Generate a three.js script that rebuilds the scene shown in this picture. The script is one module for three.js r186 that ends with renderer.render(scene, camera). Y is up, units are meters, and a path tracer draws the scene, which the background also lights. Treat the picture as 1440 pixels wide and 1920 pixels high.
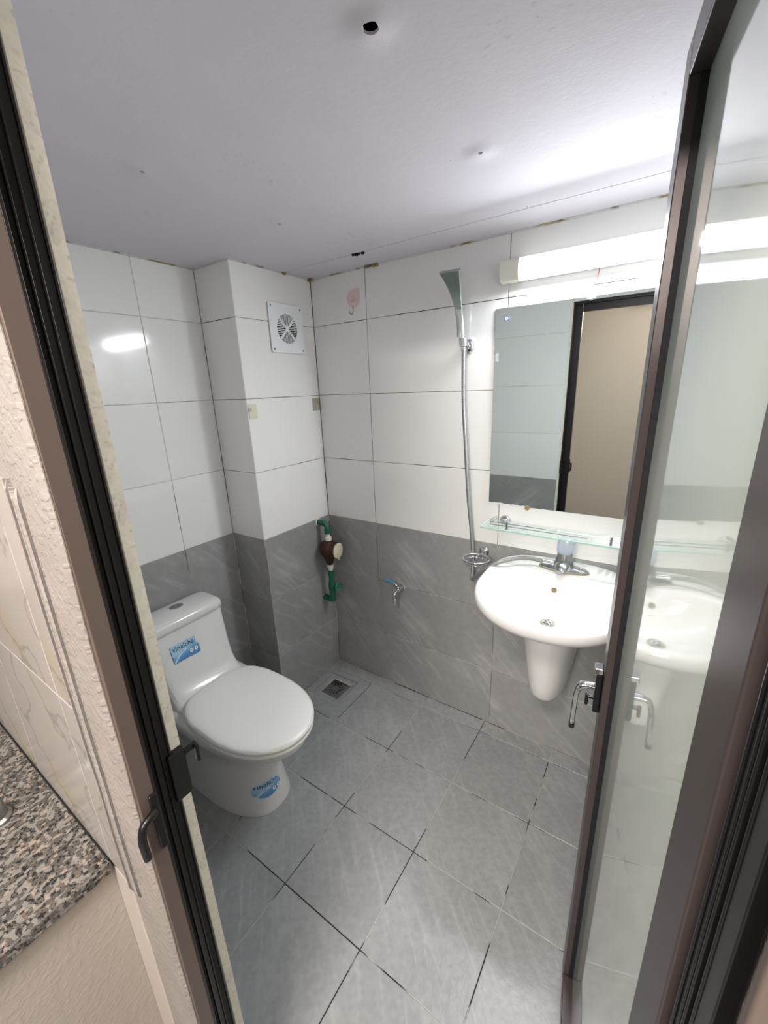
import * as THREE from 'three';
import { mergeGeometries, mergeVertices, toCreasedNormals } from 'three/addons/utils/BufferGeometryUtils.js';
import { RoundedBoxGeometry } from 'three/addons/geometries/RoundedBoxGeometry.js';
import { RectAreaLightUniformsLib } from 'three/addons/lights/RectAreaLightUniformsLib.js';

// ───────────────────────── camera, light, exposure ─────────────────────────
const scene = new THREE.Scene();
scene.background = new THREE.Color(0x000000);
const camera = new THREE.PerspectiveCamera(102.46, 1440 / 1920, 0.02, 30);
camera.position.set(1.3979, 1.5095, 1.5291);
camera.quaternion.setFromRotationMatrix(new THREE.Matrix4().makeBasis(
  new THREE.Vector3(0.83069, -0.03741, -0.55547),
  new THREE.Vector3(-0.13115, 0.95651, -0.26056),
  new THREE.Vector3(0.54106, 0.28929, 0.78966)));
scene.add(camera);
const renderer = new THREE.WebGLRenderer({ antialias: true });
renderer.toneMapping = THREE.LinearToneMapping;
renderer.toneMappingExposure = 0.98;
renderer.shadowMap.enabled = true;
RectAreaLightUniformsLib.init();

const LAMP = { x0: 0.938, x1: 1.418, y: 1.862, z: 0.036, color: 0xf8faff };
function rect(color, intensity, w, h, at, to) {
  const l = new THREE.RectAreaLight(color, intensity, w, h);
  l.position.set(...at); l.lookAt(...to); scene.add(l); return l;
}
// the batten over the mirror: its bowed diffuser shines forwards, upwards and downwards
const LX = (LAMP.x0 + LAMP.x1) / 2, LW = LAMP.x1 - LAMP.x0;
rect(LAMP.color, 158, LW, 0.045, [LX, LAMP.y - 0.010, 0.064], [LX, LAMP.y - 0.829, 0.638]);
rect(LAMP.color, 2.5, LW, 0.05, [LX, LAMP.y, 0.048], [LX, LAMP.y, 1]);
// the kitchen's own wall lamp, high on the far kitchen wall: it shines through the doorway on to the mirror wall
rect(0xfff7f0, 75, 0.4, 0.4, [1.2, 2.42, 2.05], [1.2, 0, 2.05]);  // added unseen ceiling light, lifting the floor and the door side
const KLAMP = { x: 1.42, y: 2.25, z: 3.5 };
rect(0xfff7f0, 235, 0.9, 0.1, [KLAMP.x, KLAMP.y, KLAMP.z - 0.062], [KLAMP.x, KLAMP.y, 0]);

// ───────────────────────── helpers ─────────────────────────
let seed = 7;
const rnd = () => { seed = (seed * 1664525 + 1013904223) >>> 0; return seed / 4294967296; };
const V = (x, y, z) => new THREE.Vector3(x, y, z);
const used = {};
function numbered(n) { const k = used[n] = (used[n] ?? -1) + 1; return k ? `${n}_${String(k).padStart(3, '0')}` : n; }
function group(name, parent = scene, pos = [0, 0, 0]) {
  const g = new THREE.Group(); g.name = parent === scene ? numbered(name) : name; g.position.set(...pos); parent.add(g); return g;
}
function mesh(name, geo, mat, parent = scene) {
  const m = new THREE.Mesh(Array.isArray(geo) ? merge(geo) : geo, mat);
  m.name = parent === scene ? numbered(name) : name; m.castShadow = m.receiveShadow = true; parent.add(m); return m;
}
function tag(o, label, category, grp) { o.userData.label = label; o.userData.category = category; if (grp) o.userData.group = grp; return o; }
function structure(o) { o.userData.kind = 'structure'; return o; }
function merge(list) {
  return mergeGeometries(list.map((g) => {
    g = g.index ? g.toNonIndexed() : g.clone();
    for (const k of Object.keys(g.attributes)) if (!['position', 'normal', 'uv'].includes(k)) g.deleteAttribute(k);
    if (!g.attributes.uv) g.setAttribute('uv', new THREE.BufferAttribute(new Float32Array(g.attributes.position.count * 2), 2));
    return g;
  }));
}
const at = (g, x, y, z, rx = 0, ry = 0, rz = 0) => { if (rx) g.rotateX(rx); if (ry) g.rotateY(ry); if (rz) g.rotateZ(rz); return g.translate(x, y, z); };
const box = (w, h, d, x = 0, y = 0, z = 0, r = 0.0015) => new RoundedBoxGeometry(w, h, d, 2, Math.min(r, w / 2.1, h / 2.1, d / 2.1)).translate(x, y, z);
const boxTo = (a, b, r) => box(b[0] - a[0], b[1] - a[1], b[2] - a[2], (a[0] + b[0]) / 2, (a[1] + b[1]) / 2, (a[2] + b[2]) / 2, r);
function rod(a, b, r, n = 14, r2 = r) {
  const d = V(...b).sub(V(...a)), L = d.length();
  const g = new THREE.CylinderGeometry(r2, r, L, n, 1);
  g.applyQuaternion(new THREE.Quaternion().setFromUnitVectors(V(0, 1, 0), d.normalize()));
  return g.translate((a[0] + b[0]) / 2, (a[1] + b[1]) / 2, (a[2] + b[2]) / 2);
}
const tube = (pts, r, seg = 64, n = 12, closed = false) => new THREE.TubeGeometry(new THREE.CatmullRomCurve3(pts.map((p) => V(...p)), closed, 'centripetal'), seg, r, n, closed);
const ball = (r, x, y, z, sx = 1, sy = 1, sz = 1) => new THREE.SphereGeometry(r, 20, 14).scale(sx, sy, sz).translate(x, y, z);
// turns a lathe profile [[radius, along], ...] about an axis through `o` pointing along `dir`
function turned(profile, o, dir, n = 32) {
  const g = new THREE.LatheGeometry(profile.map(([r, h]) => new THREE.Vector2(Math.max(r, 1e-4), h)), n);
  g.applyQuaternion(new THREE.Quaternion().setFromUnitVectors(V(0, 1, 0), V(...dir).normalize()));
  return toCreasedNormals(g, 0.7).translate(...o);
}
// skin over rings of points (equal counts), closed round, capped at both ends
function loft(rings, crease = 0.6, caps = true) {
  const n = rings[0].length, pos = [], idx = [];
  for (const r of rings) for (const p of r) pos.push(p.x, p.y, p.z);
  for (let i = 0; i + 1 < rings.length; i++) for (let j = 0; j < n; j++) {
    const a = i * n + j, b = i * n + (j + 1) % n, c = a + n, d = b + n;
    idx.push(a, c, b, b, c, d);
  }
  if (caps) for (const [i, flip] of [[0, 0], [rings.length - 1, 1]]) {
    const c = rings[i].reduce((s, p) => s.add(p), V(0, 0, 0)).divideScalar(n), k = pos.length / 3; pos.push(c.x, c.y, c.z);
    for (let j = 0; j < n; j++) { const a = i * n + j, b = i * n + (j + 1) % n; flip ? idx.push(a, k, b) : idx.push(a, b, k); }
  }
  let vol = 0; const P = (k) => V(pos[3 * k], pos[3 * k + 1], pos[3 * k + 2]);
  for (let i = 0; i < idx.length; i += 3) vol += P(idx[i]).dot(P(idx[i + 1]).cross(P(idx[i + 2])));
  if (vol < 0) for (let i = 0; i < idx.length; i += 3) [idx[i], idx[i + 1]] = [idx[i + 1], idx[i]]; // faces look outwards
  const g = new THREE.BufferGeometry();
  g.setAttribute('position', new THREE.Float32BufferAttribute(pos, 3)); g.setIndex(idx); g.computeVertexNormals();
  const out = toCreasedNormals(g, crease);
  const p = out.attributes.position, uv = new Float32Array(p.count * 2);
  for (let i = 0; i < p.count; i++) { uv[2 * i] = p.getX(i) + p.getZ(i); uv[2 * i + 1] = p.getY(i); }
  out.setAttribute('uv', new THREE.BufferAttribute(uv, 2));
  return out;
}
// superellipse ring in plan: a = half length forward (+x), back (−x), half width (z)
function oval(cx, y, cz, front, back, half, nf = 2, nb = nf, N = 72) {
  return Array.from({ length: N }, (_, i) => {
    const t = -i / N * Math.PI * 2, c = Math.cos(t), s = Math.sin(t), n = c > 0 ? nf : nb;
    return V(cx + (c > 0 ? front : back) * Math.sign(c) * Math.abs(c) ** (2 / n), y, cz + half * Math.sign(s) * Math.abs(s) ** (2 / n));
  });
}

// ───────────────────────── textures ─────────────────────────
const lat = {};
function noise2(x, y, per, s, pery = per) { // tileable value noise, x and y in cells
  const h = (i, j) => { let k = (((i % per) + per) % per) * 374761393 + (((j % pery) + pery) % pery) * 668265263 + s * 974711; k = (k ^ (k >>> 13)) >>> 0; k = Math.imul(k, 1274126177) >>> 0; return ((k ^ (k >>> 16)) >>> 0) / 4294967296; };
  const i = Math.floor(x), j = Math.floor(y), f = x - i, g = y - j, u = f * f * (3 - 2 * f), v = g * g * (3 - 2 * g);
  return (h(i, j) * (1 - u) + h(i + 1, j) * u) * (1 - v) + (h(i, j + 1) * (1 - u) + h(i + 1, j + 1) * u) * v;
}
function fbm(u, v, cells, oct, s) { let a = 0, w = 0.5, t = 0; for (let o = 0; o < oct; o++) { a += w * noise2(u * cells, v * cells, cells, s + o); t += w; w *= 0.5; cells *= 2; } return a / t; }
const clamp = (x, a = 0, b = 1) => Math.min(b, Math.max(a, x));
const step = (a, b, x) => { const t = clamp((x - a) / (b - a)); return t * t * (3 - 2 * t); };
function texture(size, fn, srgb, metres) {
  const w = Array.isArray(size) ? size[0] : size, hh = Array.isArray(size) ? size[1] : size;
  const d = new Uint8Array(w * hh * 4);
  for (let j = 0; j < hh; j++) for (let i = 0; i < w; i++) {
    const c = fn(i / w, j / hh); const k = (j * w + i) * 4;
    if (typeof c === 'number') d[k] = d[k + 1] = d[k + 2] = clamp(c) * 255; else { d[k] = clamp(c[0]) * 255; d[k + 1] = clamp(c[1]) * 255; d[k + 2] = clamp(c[2]) * 255; }
    d[k + 3] = 255;
  }
  const t = new THREE.DataTexture(d, w, hh, THREE.RGBAFormat);
  t.wrapS = t.wrapT = THREE.RepeatWrapping; t.magFilter = THREE.LinearFilter; t.minFilter = THREE.LinearMipmapLinearFilter; t.generateMipmaps = true;
  if (srgb) t.colorSpace = THREE.SRGBColorSpace;
  if (metres) t.repeat.set(1 / metres, 1 / metres);
  t.needsUpdate = true; return t;
}
function canvasTexture(w, h, draw) {
  const c = document.createElement('canvas'); c.width = w; c.height = h; draw(c.getContext('2d'), w, h);
  const t = new THREE.CanvasTexture(c); t.colorSpace = THREE.SRGBColorSpace; t.magFilter = THREE.LinearFilter; return t;
}
// grey stone-look tile: slanting veins with a few pale streaks
const ridge = (u, v, a, b, s) => 1 - Math.abs(2 * noise2((u + v) * a, (u - v) * b, a, s, b) - 1);
function streaks(u, v, s) { // long slanting streaks, bent a little
  const w = 0.05 * fbm(u, v, 5, 2, s + 40), q = u + w, t = v;
  return 0.5 * ridge(q, t, 16, 2, s) ** 5 * step(0.3, 0.7, noise2((q + t) * 6, (q - t) * 4, 6, s + 3, 4)) + 0.5 * ridge(q, t, 34, 4, s + 7) ** 6 * step(0.35, 0.7, noise2((q + t) * 8, (q - t) * 6, 8, s + 9, 6));
}
const greyMap = texture(1024, (u, v) => {
  const g = 0.59 + 0.05 * (fbm(u, v, 8, 3, 5) - 0.5) + 0.04 * (fbm(u, v, 64, 2, 9) - 0.5) + 0.12 * streaks(u, v, 3); return [g, g, g * 0.995];
}, true, 1.2);
const floorMap = texture(1024, (u, v) => {
  const g = 0.60 + 0.05 * (fbm(u, v, 6, 3, 25) - 0.5) + 0.06 * (fbm(u, v, 96, 2, 29) - 0.5) + 0.07 * streaks(u, v, 23); return [g * 0.985, g, g * 1.0];
}, true, 1.2);
const floorBump = texture(1024, (u, v) => 0.35 * fbm(u, v, 128, 3, 31) + 0.6 * streaks(u, v, 23) + 0.2 * fbm(u, v, 12, 2, 35), false, 1.2);
// white glaze with a few faint runs left by dripping water
const whiteMap = texture(1024, (u, v) => {
  const drip = step(0.80, 0.9, noise2(u * 40, 0.5, 40, 41)) * step(0.55, 0.75, fbm(u, v, 5, 2, 43)) * step(0.5, 0.9, noise2(u * 256, v * 6, 256, 47));
  const g = 0.925 + 0.014 * (fbm(u, v, 8, 3, 49) - 0.5) - 0.045 * drip; return [g, g * 1.0, g * 0.99];
}, true, 1.2);
// mortar in the joints: pale, with dark mouldy stretches
const groutMap = (light, dark, amount, s) => texture(512, (u, v) => {
  const m = step(amount, amount + 0.1, fbm(u, v, 9, 3, s)), n = 0.06 * (fbm(u, v, 128, 2, s + 5) - 0.5);
  return [0, 1, 2].map((k) => light[k] * (1 - m) + dark[k] * m + n);
}, true, 1.0);
const plasterBump = texture(512, (u, v) => 0.6 * fbm(u, v, 24, 4, 61) + 0.4 * step(0.5, 0.7, fbm(u, v, 40, 2, 67)), false, 0.25);
const plasterMap = texture(512, (u, v) => { const g = 0.565 + 0.06 * (fbm(u, v, 10, 4, 71) - 0.5); return [g, g * 0.96, g * 0.93]; }, true, 0.5);
const revealMap = texture(512, (u, v) => {
  const dirt = step(0.60, 0.74, fbm(u, v, 14, 4, 81)) * 0.8, speck = step(0.72, 0.8, fbm(u, v, 60, 2, 83)), g = 0.90 + 0.05 * (fbm(u, v, 40, 2, 85) - 0.5) - 0.05 * dirt - 0.08 * speck;
  return [g, g * 0.99, g * 0.93];
}, true, 0.3);
const graniteMap = texture(1024, (u, v) => {
  const a = fbm(u, v, 44, 3, 91), b = fbm(u, v, 70, 2, 93), c = fbm(u, v, 30, 3, 95);
  let g = 0.34; g += 0.17 * step(0.5, 0.62, a); g -= 0.18 * step(0.54, 0.64, b) * (1 - step(0.5, 0.56, a)); const w = step(0.58, 0.66, c) * 0.10;
  g += 0.1 * (fbm(u, v, 256, 1, 97) - 0.5); return [g + w * 0.8, g * 0.975 + w * 0.5, g * 0.94 + w * 0.3];
}, true, 0.25);
const marbleMap = texture(512, (u, v) => { const a = fbm(u, v, 6, 4, 101), l = step(0.46, 0.5, a) * (1 - step(0.5, 0.54, a)); const y = step(0.62, 0.75, fbm(u, v, 5, 3, 103)); const g = 0.64 - 0.09 * l + 0.03 * (a - 0.5); return [g, g * (0.97 - 0.01 * y), g * (0.95 - 0.08 * y)]; }, true, 0.6);
const ceilDents = [[0.992, 0.923, 1], [0.994, 0.523, 0.7], [0.374, 0.919, 0.6], [0.38, 0.527, 0.5]];
const ceilBump = texture(1024, (u, v) => { // 1.8 m of ceiling, in height: gentle buckling and a dint round each screw hole
  const x = u * 1.8 - 0.25, z = v * 1.8; let h = 0.5 + 0.55 * (fbm(u, v, 4, 2, 111) - 0.5) + 0.012 * (fbm(u, v, 128, 2, 113) - 0.5);
  for (const [a, b, k] of ceilDents) { const d = Math.hypot(x - a, z - b); h += 0.35 * k * Math.exp(-(d * d) / 0.0009); }
  const cr = (x - 0.55) * 0.55 + (z - 0.42); h += 0.1 * Math.exp(-(cr * cr) / 0.00012) * step(0.45, 0.6, x) * (1 - step(0.85, 1.0, x));
  return h;
}, false, 1.8);
const ceilMap = texture(1024, (u, v) => { // paint with scuffs and specks of mould
  const x = u * 1.8 - 0.25, z = v * 1.8;
  const s = step(0.74, 0.82, fbm(u, v, 220, 2, 121)) * step(0.64, 0.74, fbm(u, v, 9, 2, 123)), g = 0.86 + 0.012 * (fbm(u, v, 20, 3, 125) - 0.5) - 0.05 * s;
  return [g * 0.978, g * 0.963, g * 1.0];
}, true, 1.8);
const caulkMap = texture([1024, 64], (u, v) => { const m = step(0.52, 0.64, fbm(u, v, 16, 4, 131)), d = step(0.66, 0.74, fbm(u, v, 30, 3, 133)); const g = 0.80; return [g - 0.2 * m - 0.35 * d, g - 0.27 * m - 0.4 * d, g - 0.42 * m - 0.42 * d]; }, true, 1.5);
const ribBump = texture([8, 64], (u, v) => 0.5 + 0.5 * Math.sin(v * Math.PI * 2 * 4), false);

const std = (o) => new THREE.MeshStandardMaterial(o), phys = (o) => new THREE.MeshPhysicalMaterial(o);
const M = {
  white: [0, 1, 2].map((k) => phys({ color: new THREE.Color().setScalar([1, 0.975, 0.99][k]), map: whiteMap, roughness: 0.09, ior: 1.5 })),
  grey: [0, 1, 2].map((k) => std({ color: new THREE.Color().setScalar([1, 0.95, 1.04][k]), map: greyMap, roughness: 0.38 })),
  floor: [0, 1, 2].map((k) => std({ color: new THREE.Color().setScalar([1, 0.95, 1.04][k]), map: floorMap, bumpMap: floorBump, bumpScale: 0.0018, roughness: 0.36 })),
  groutWhite: std({ map: groutMap([0.60, 0.59, 0.56], [0.16, 0.15, 0.12], 0.44, 141), roughness: 0.9 }),
  groutPale: std({ map: groutMap([0.76, 0.755, 0.74], [0.42, 0.40, 0.36], 0.58, 145), roughness: 0.9 }),
  groutGrey: std({ map: groutMap([0.72, 0.70, 0.66], [0.42, 0.40, 0.38], 0.52, 151), roughness: 0.9 }),
  groutFloor: std({ map: groutMap([0.70, 0.69, 0.67], [0.10, 0.10, 0.09], 0.455, 161), roughness: 0.9 }),
  caulk: std({ map: caulkMap, roughness: 0.8 }),
  ceiling: std({ map: ceilMap, bumpMap: ceilBump, bumpScale: 0.018, roughness: 0.8 }),
  plaster: std({ map: plasterMap, bumpMap: plasterBump, bumpScale: 0.0014, roughness: 0.75 }),
  paint: std({ color: 0xafa8a0, roughness: 0.6, bumpMap: plasterBump, bumpScale: 0.0005 }),
  reveal: std({ map: revealMap, bumpMap: plasterBump, bumpScale: 0.0003, roughness: 0.8 }),
  concrete: std({ color: 0x8c8983, roughness: 0.95 }),
  granite: std({ map: graniteMap, roughness: 0.25 }),
  marble: std({ map: marbleMap, roughness: 0.2 }),
  ceramic: phys({ color: 0xdfdfdd, roughness: 0.1, ior: 1.52 }),
  seat: std({ color: 0xefefeb, roughness: 0.3 }),
  whitePlastic: std({ color: 0xeceef0, roughness: 0.35 }),
  creamPlastic: std({ color: 0xe3e0d2, roughness: 0.45 }),
  chrome: std({ color: 0xd5d6d8, metalness: 1, roughness: 0.1 }),
  satin: std({ color: 0xa5aaa8, metalness: 1, roughness: 0.32 }),
  hose: std({ color: 0x9a9a97, metalness: 0.7, roughness: 0.42, bumpMap: ribBump, bumpScale: 0.0008 }),
  bronze: std({ color: 0x292423, metalness: 0.4, roughness: 0.34 }),
  bronzeLeaf: std({ color: 0x494140, metalness: 0.35, roughness: 0.32 }),
  bronzeFlat: std({ color: 0x645852, metalness: 0.2, roughness: 0.42 }),  // paler copy of bronze: light reflected from the kitchen put into the colour
  black: std({ color: 0x0b0a0c, roughness: 0.35 }),
  rubber: std({ color: 0x0c0c0d, roughness: 0.7 }),
  void: std({ color: 0x050505, roughness: 1 }),
  mirror: std({ color: 0xe2e9e6, metalness: 1, roughness: 0.015 }),
  glassEdge: phys({ color: 0xbfe0d4, roughness: 0.06, transmission: 0.7, thickness: 0, ior: 1.5 }),
  green: std({ color: 0x136349, roughness: 0.4 }),
  greenClear: phys({ color: 0x438c76, roughness: 0.25, transmission: 0.35, thickness: 0 }),
  brass: std({ color: 0x4a3226, metalness: 0.5, roughness: 0.5 }),
  blue: std({ color: 0x3f86a8, roughness: 0.45 }),
  knob: phys({ color: 0xd3dbe6, roughness: 0.12, transmission: 0.5, thickness: 0, ior: 1.5, clearcoat: 1, clearcoatRoughness: 0.05 }),
  lampGlow: std({ color: 0xffffff, emissive: 0xfbfff8, emissiveIntensity: 1.7, roughness: 0.4 }),
  warmGlow: std({ color: 0xffffff, emissive: 0xffe3c4, emissiveIntensity: 2.5, roughness: 0.4 }),
};

// ───────────────────────── tiles and the room shell ─────────────────────────
const tileCache = new Map();
function tileGeo(w, h, v, t = 0.008, b = 0.0012) { // a chamfered slab facing +z with its front at z = 0, uv in metres, one of a few cuts of the pattern
  const key = `${w.toFixed(3)}_${h.toFixed(3)}_${v}_${t}`;
  if (tileCache.has(key)) return tileCache.get(key);
  const A = [[-w / 2, -h / 2], [w / 2, -h / 2], [w / 2, h / 2], [-w / 2, h / 2]], pos = [], uv = [], o = [v * 0.37 + 0.11, v * 0.61 + 0.23];
  const ring = (k, z) => A.map(([x, y]) => [x - Math.sign(x) * k, y - Math.sign(y) * k, z]);
  const f = ring(b, 0), m = ring(0, -b), r = ring(0, -t);
  const quad = (p, q, s, u) => { for (const c of [p, q, s, p, s, u]) { pos.push(...c); uv.push(c[0] + o[0], c[1] + o[1]); } };
  quad(f[0], f[1], f[2], f[3]);
  for (let i = 0; i < 4; i++) { const j = (i + 1) % 4; quad(m[i], m[j], f[j], f[i]); quad(r[i], r[j], m[j], m[i]); }
  const g = new THREE.BufferGeometry();
  g.setAttribute('position', new THREE.Float32BufferAttribute(pos, 3)); g.setAttribute('uv', new THREE.Float32BufferAttribute(uv, 2)); g.computeVertexNormals();
  tileCache.set(key, g); return g;
}
// lays tiles on a plane: origin + u*U + v*Vv, facing Nn
function lay(parent, origin, U, Vv, us, vs, mats, gap = 0.0022, skip = null, liftMax = 0.0004) {
  const Nn = V(...U).cross(V(...Vv)), q = new THREE.Quaternion().setFromRotationMatrix(new THREE.Matrix4().makeBasis(V(...U), V(...Vv), Nn));
  for (let i = 0; i + 1 < us.length; i++) for (let j = 0; j + 1 < vs.length; j++) {
    if (skip && skip(i, j)) continue;
    const w = us[i + 1] - us[i] - gap, h = vs[j + 1] - vs[j] - gap; if (w < 0.006 || h < 0.006) continue;
    const mat = typeof mats === 'function' ? mats(j) : mats, k = Math.floor(rnd() * 4);
    const t = mesh('tile', tileGeo(w, h, k), mat[Math.floor(rnd() * 3)], parent);
    t.quaternion.copy(q);
    t.position.set(...origin).addScaledVector(V(...U), (us[i] + us[i + 1]) / 2).addScaledVector(V(...Vv), (vs[j] + vs[j + 1]) / 2).addScaledVector(Nn, (rnd() - 0.6) * liftMax);
  }
}
function planeUV(g, s = 1) { // uv in metres from the larger two axes of every face
  g = g.index ? g.toNonIndexed() : g; const p = g.attributes.position, n = g.attributes.normal, uv = new Float32Array(p.count * 2);
  for (let i = 0; i < p.count; i++) {
    const ax = Math.abs(n.getX(i)), ay = Math.abs(n.getY(i)), az = Math.abs(n.getZ(i));
    const [a, b] = ay > ax && ay > az ? [p.getX(i), p.getZ(i)] : ax > az ? [p.getZ(i), p.getY(i)] : [p.getX(i), p.getY(i)];
    uv[2 * i] = a * s; uv[2 * i + 1] = b * s;
  }
  g.setAttribute('uv', new THREE.BufferAttribute(uv, 2)); return g;
}
const slab = (a, b) => planeUV(new THREE.BoxGeometry(b[0] - a[0], b[1] - a[1], b[2] - a[2]).translate((a[0] + b[0]) / 2, (a[1] + b[1]) / 2, (a[2] + b[2]) / 2));
const H = 1.98, GY = 0.886, ZP = 0.427, XD = -0.2157, XR = 1.5, ZD = 1.305, ZO = 1.388, JL = 0.86, JR = 1.452, HEAD = 1.945;
const rows = [0, 0.286, 0.586, 0.886, 1.186, 1.486, 1.786, H - 0.002];
const rowMat = (j) => (j < 3 ? M.grey : M.white);
const G = 0.0018; // the mortar lies this far behind the tile faces

const wallBack = structure(group('wall_back'));
mesh('mortar', slab([-0.2, GY, -0.1], [1.6, H, -G]), M.groutWhite, wallBack);
mesh('mortar', slab([-0.2, -0.1, -0.1], [1.6, GY, -G]), M.groutGrey, wallBack);
lay(wallBack, [0, 0, 0], [1, 0, 0], [0, 1, 0], [0.001, 0.3, 0.897, 1.499], rows, rowMat);

const wallPillar = structure(group('wall_pillar'));
for (const [y0, y1, m] of [[GY, H, M.groutWhite], [0, GY, M.groutGrey]]) mesh('mortar', slab([XD + G, y0, -G], [-G, y1, ZP - G]), m, wallPillar);
lay(wallPillar, [0, 0, ZP], [0, 0, -1], [0, 1, 0], [0, ZP], rows, rowMat);
lay(wallPillar, [XD, 0, ZP], [1, 0, 0], [0, 1, 0], [0, -XD - 0.0005], rows, rowMat);

const wallLeft = structure(group('wall_left'));
mesh('mortar', slab([XD - 0.1, GY, -0.1], [XD - G, H, ZD + 0.012]), M.groutPale, wallLeft);
mesh('mortar', slab([XD - 0.1, -0.1, -0.1], [XD - G, GY, ZD + 0.012]), M.groutGrey, wallLeft);
lay(wallLeft, [XD, 0, ZD], [0, 0, -1], [0, 1, 0], [0, ZD - 1.268, ZD - 0.668, ZD - ZP], rows, rowMat);

const wallRight = structure(group('wall_right'));
mesh('mortar', slab([XR + G, GY, -0.1], [XR + 0.1, H, ZO]), M.groutWhite, wallRight);
mesh('mortar', slab([XR + G, -0.1, -0.1], [XR + 0.1, GY, ZO]), M.groutGrey, wallRight);
lay(wallRight, [XR, 0, 0], [0, 0, 1], [0, 1, 0], [0, 0.3, 0.9, ZD], rows, rowMat);

// the wall with the doorway: tiled inside, plastered outside
const wallFront = structure(group('wall_front'));
for (const [y0, y1, m] of [[GY, H, M.groutPale], [0, GY, M.groutGrey]]) {
  mesh('mortar', slab([XD, y0, ZD + G], [JL - 0.004, y1, ZD + 0.012]), m, wallFront);
  mesh('mortar', slab([JR + 0.004, y0, ZD + G], [XR, y1, ZD + 0.012]), m, wallFront);
}
mesh('mortar', slab([JL - 0.004, HEAD + 0.004, ZD + G], [JR + 0.004, H, ZD + 0.012]), M.groutPale, wallFront);
lay(wallFront, [JL, 0, ZD], [-1, 0, 0], [0, 1, 0], [0, 0.6, JL - XD], rows, rowMat, 0.0014);
lay(wallFront, [XR, 0, ZD], [-1, 0, 0], [0, 1, 0], [0, XR - JR], rows, rowMat);
lay(wallFront, [JR, 0, ZD], [-1, 0, 0], [0, 1, 0], [0, JR - JL], [HEAD, H - 0.002], () => M.white);
// wavy hand-plastered edges: a prism whose edge wanders
function wavySlab(x0, x1, y0, y1, z0, z1, edge, amp, s) { // edge: +1 wanders on x1, -1 on x0
  const N = 60, rings = [];
  for (let i = 0; i <= N; i++) {
    const y = y0 + (y1 - y0) * i / N, w = amp * (fbm(i / N, 0.3, 16, 3, s) - 0.5) * 2, a = edge < 0 ? x0 + w : x0, b = edge > 0 ? x1 + w : x1, c = 0.004;
    rings.push([V(a, y, z0), V(a, y, z1 - (edge < 0 ? c : 0)), V(a + (edge < 0 ? c : 0), y, z1), V(b - (edge > 0 ? c : 0), y, z1), V(b, y, z1 - (edge > 0 ? c : 0)), V(b, y, z0)]);
  }
  return planeUV(loft(rings, 0.5));
}
mesh('plaster', wavySlab(-0.7, JL - 0.003, 0, 2.5, ZD + 0.012, ZO - 0.001, 1, 0.001, 171), M.plaster, wallFront);
mesh('plaster', wavySlab(0.78, JL + 0.040, 0, 2.5, ZO - 0.0012, ZO + 0.004, 1, 0.008, 172), M.plaster, wallFront);
mesh('plaster', wavySlab(JR + 0.003, 2.0, 0, 2.5, ZD + 0.012, ZO, -1, 0.003, 173), M.plaster, wallFront);
mesh('plaster', slab([JL - 0.004, HEAD + 0.003, ZD + 0.012], [JR + 0.004, 2.5, ZO]), M.plaster, wallFront);
// raw white edge of the wall between tiles and door frame
mesh('edge_strip', wavySlab(JL - 0.012, JL + 0.001, 0.002, H - 0.004, ZD - 0.0005, ZD + 0.0175, 1, 0.0022, 175), M.reveal, wallFront);

// floor: 30 cm tiles with a cut strip along the mirror wall and an opening for the drain
const floor = structure(group('floor'));
const fx = [XD + 0.001, -0.0, 0.2745, 0.576, 0.877, 1.178, 1.479, XR - 0.001], fz = [0.001, 0.07, 0.37, 0.672, 0.974, 1.275, ZO];
const D = { x0: 0.044, x1: 0.214, z0: 0.107, z1: 0.277 }; // the square cut out round the drain
mesh('mortar', slab([-0.4, -0.1, -0.15], [D.x0, -G, ZO]), M.groutFloor, floor);
mesh('mortar', slab([D.x1, -0.1, -0.15], [1.7, -G, ZO]), M.groutFloor, floor);
mesh('mortar', slab([D.x0, -0.1, -0.15], [D.x1, -G, D.z0]), M.groutFloor, floor);
mesh('mortar', slab([D.x0, -0.1, D.z1], [D.x1, -G, ZO]), M.groutFloor, floor);
mesh('mortar', slab([D.x0, -0.1, D.z0], [D.x1, -0.05, D.z1]), M.void, floor);
const fzu = fz.map((z) => ZO - z).reverse();
lay(floor, [0, 0, ZO], [1, 0, 0], [0, 0, -1], fx, fzu, M.floor, 0.0026, (i, j) => { const z1 = ZO - fzu[j], z0 = ZO - fzu[j + 1]; return (z0 > 0.05 && z1 < 0.4 && fx[i] < 0.26 && fx[i] > -0.1) || (fx[i] < -0.1 && z1 < ZP - 0.06); }, 0.0006);
{ // the tile with the drain opening: a slab with a square hole
  const s = new THREE.Shape([[0.0013, 0.0713], [0.2732, 0.0713], [0.2732, 0.3687], [0.0013, 0.3687]].map(([x, z]) => new THREE.Vector2(x, -z)));
  s.holes.push(new THREE.Path([[D.x0, D.z0], [D.x1, D.z0], [D.x1, D.z1], [D.x0, D.z1]].map(([x, z]) => new THREE.Vector2(x, -z))));
  const g = planeUV(new THREE.ExtrudeGeometry(s, { depth: 0.008, bevelEnabled: false }).rotateX(-Math.PI / 2).translate(0, -0.008, 0));
  mesh('tile', g, M.floor[0], floor);
}
// threshold outside the door
mesh('threshold', boxTo([-0.7, -0.052, ZO], [2.0, -0.002, 3.5]), M.floor[1], floor);

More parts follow.
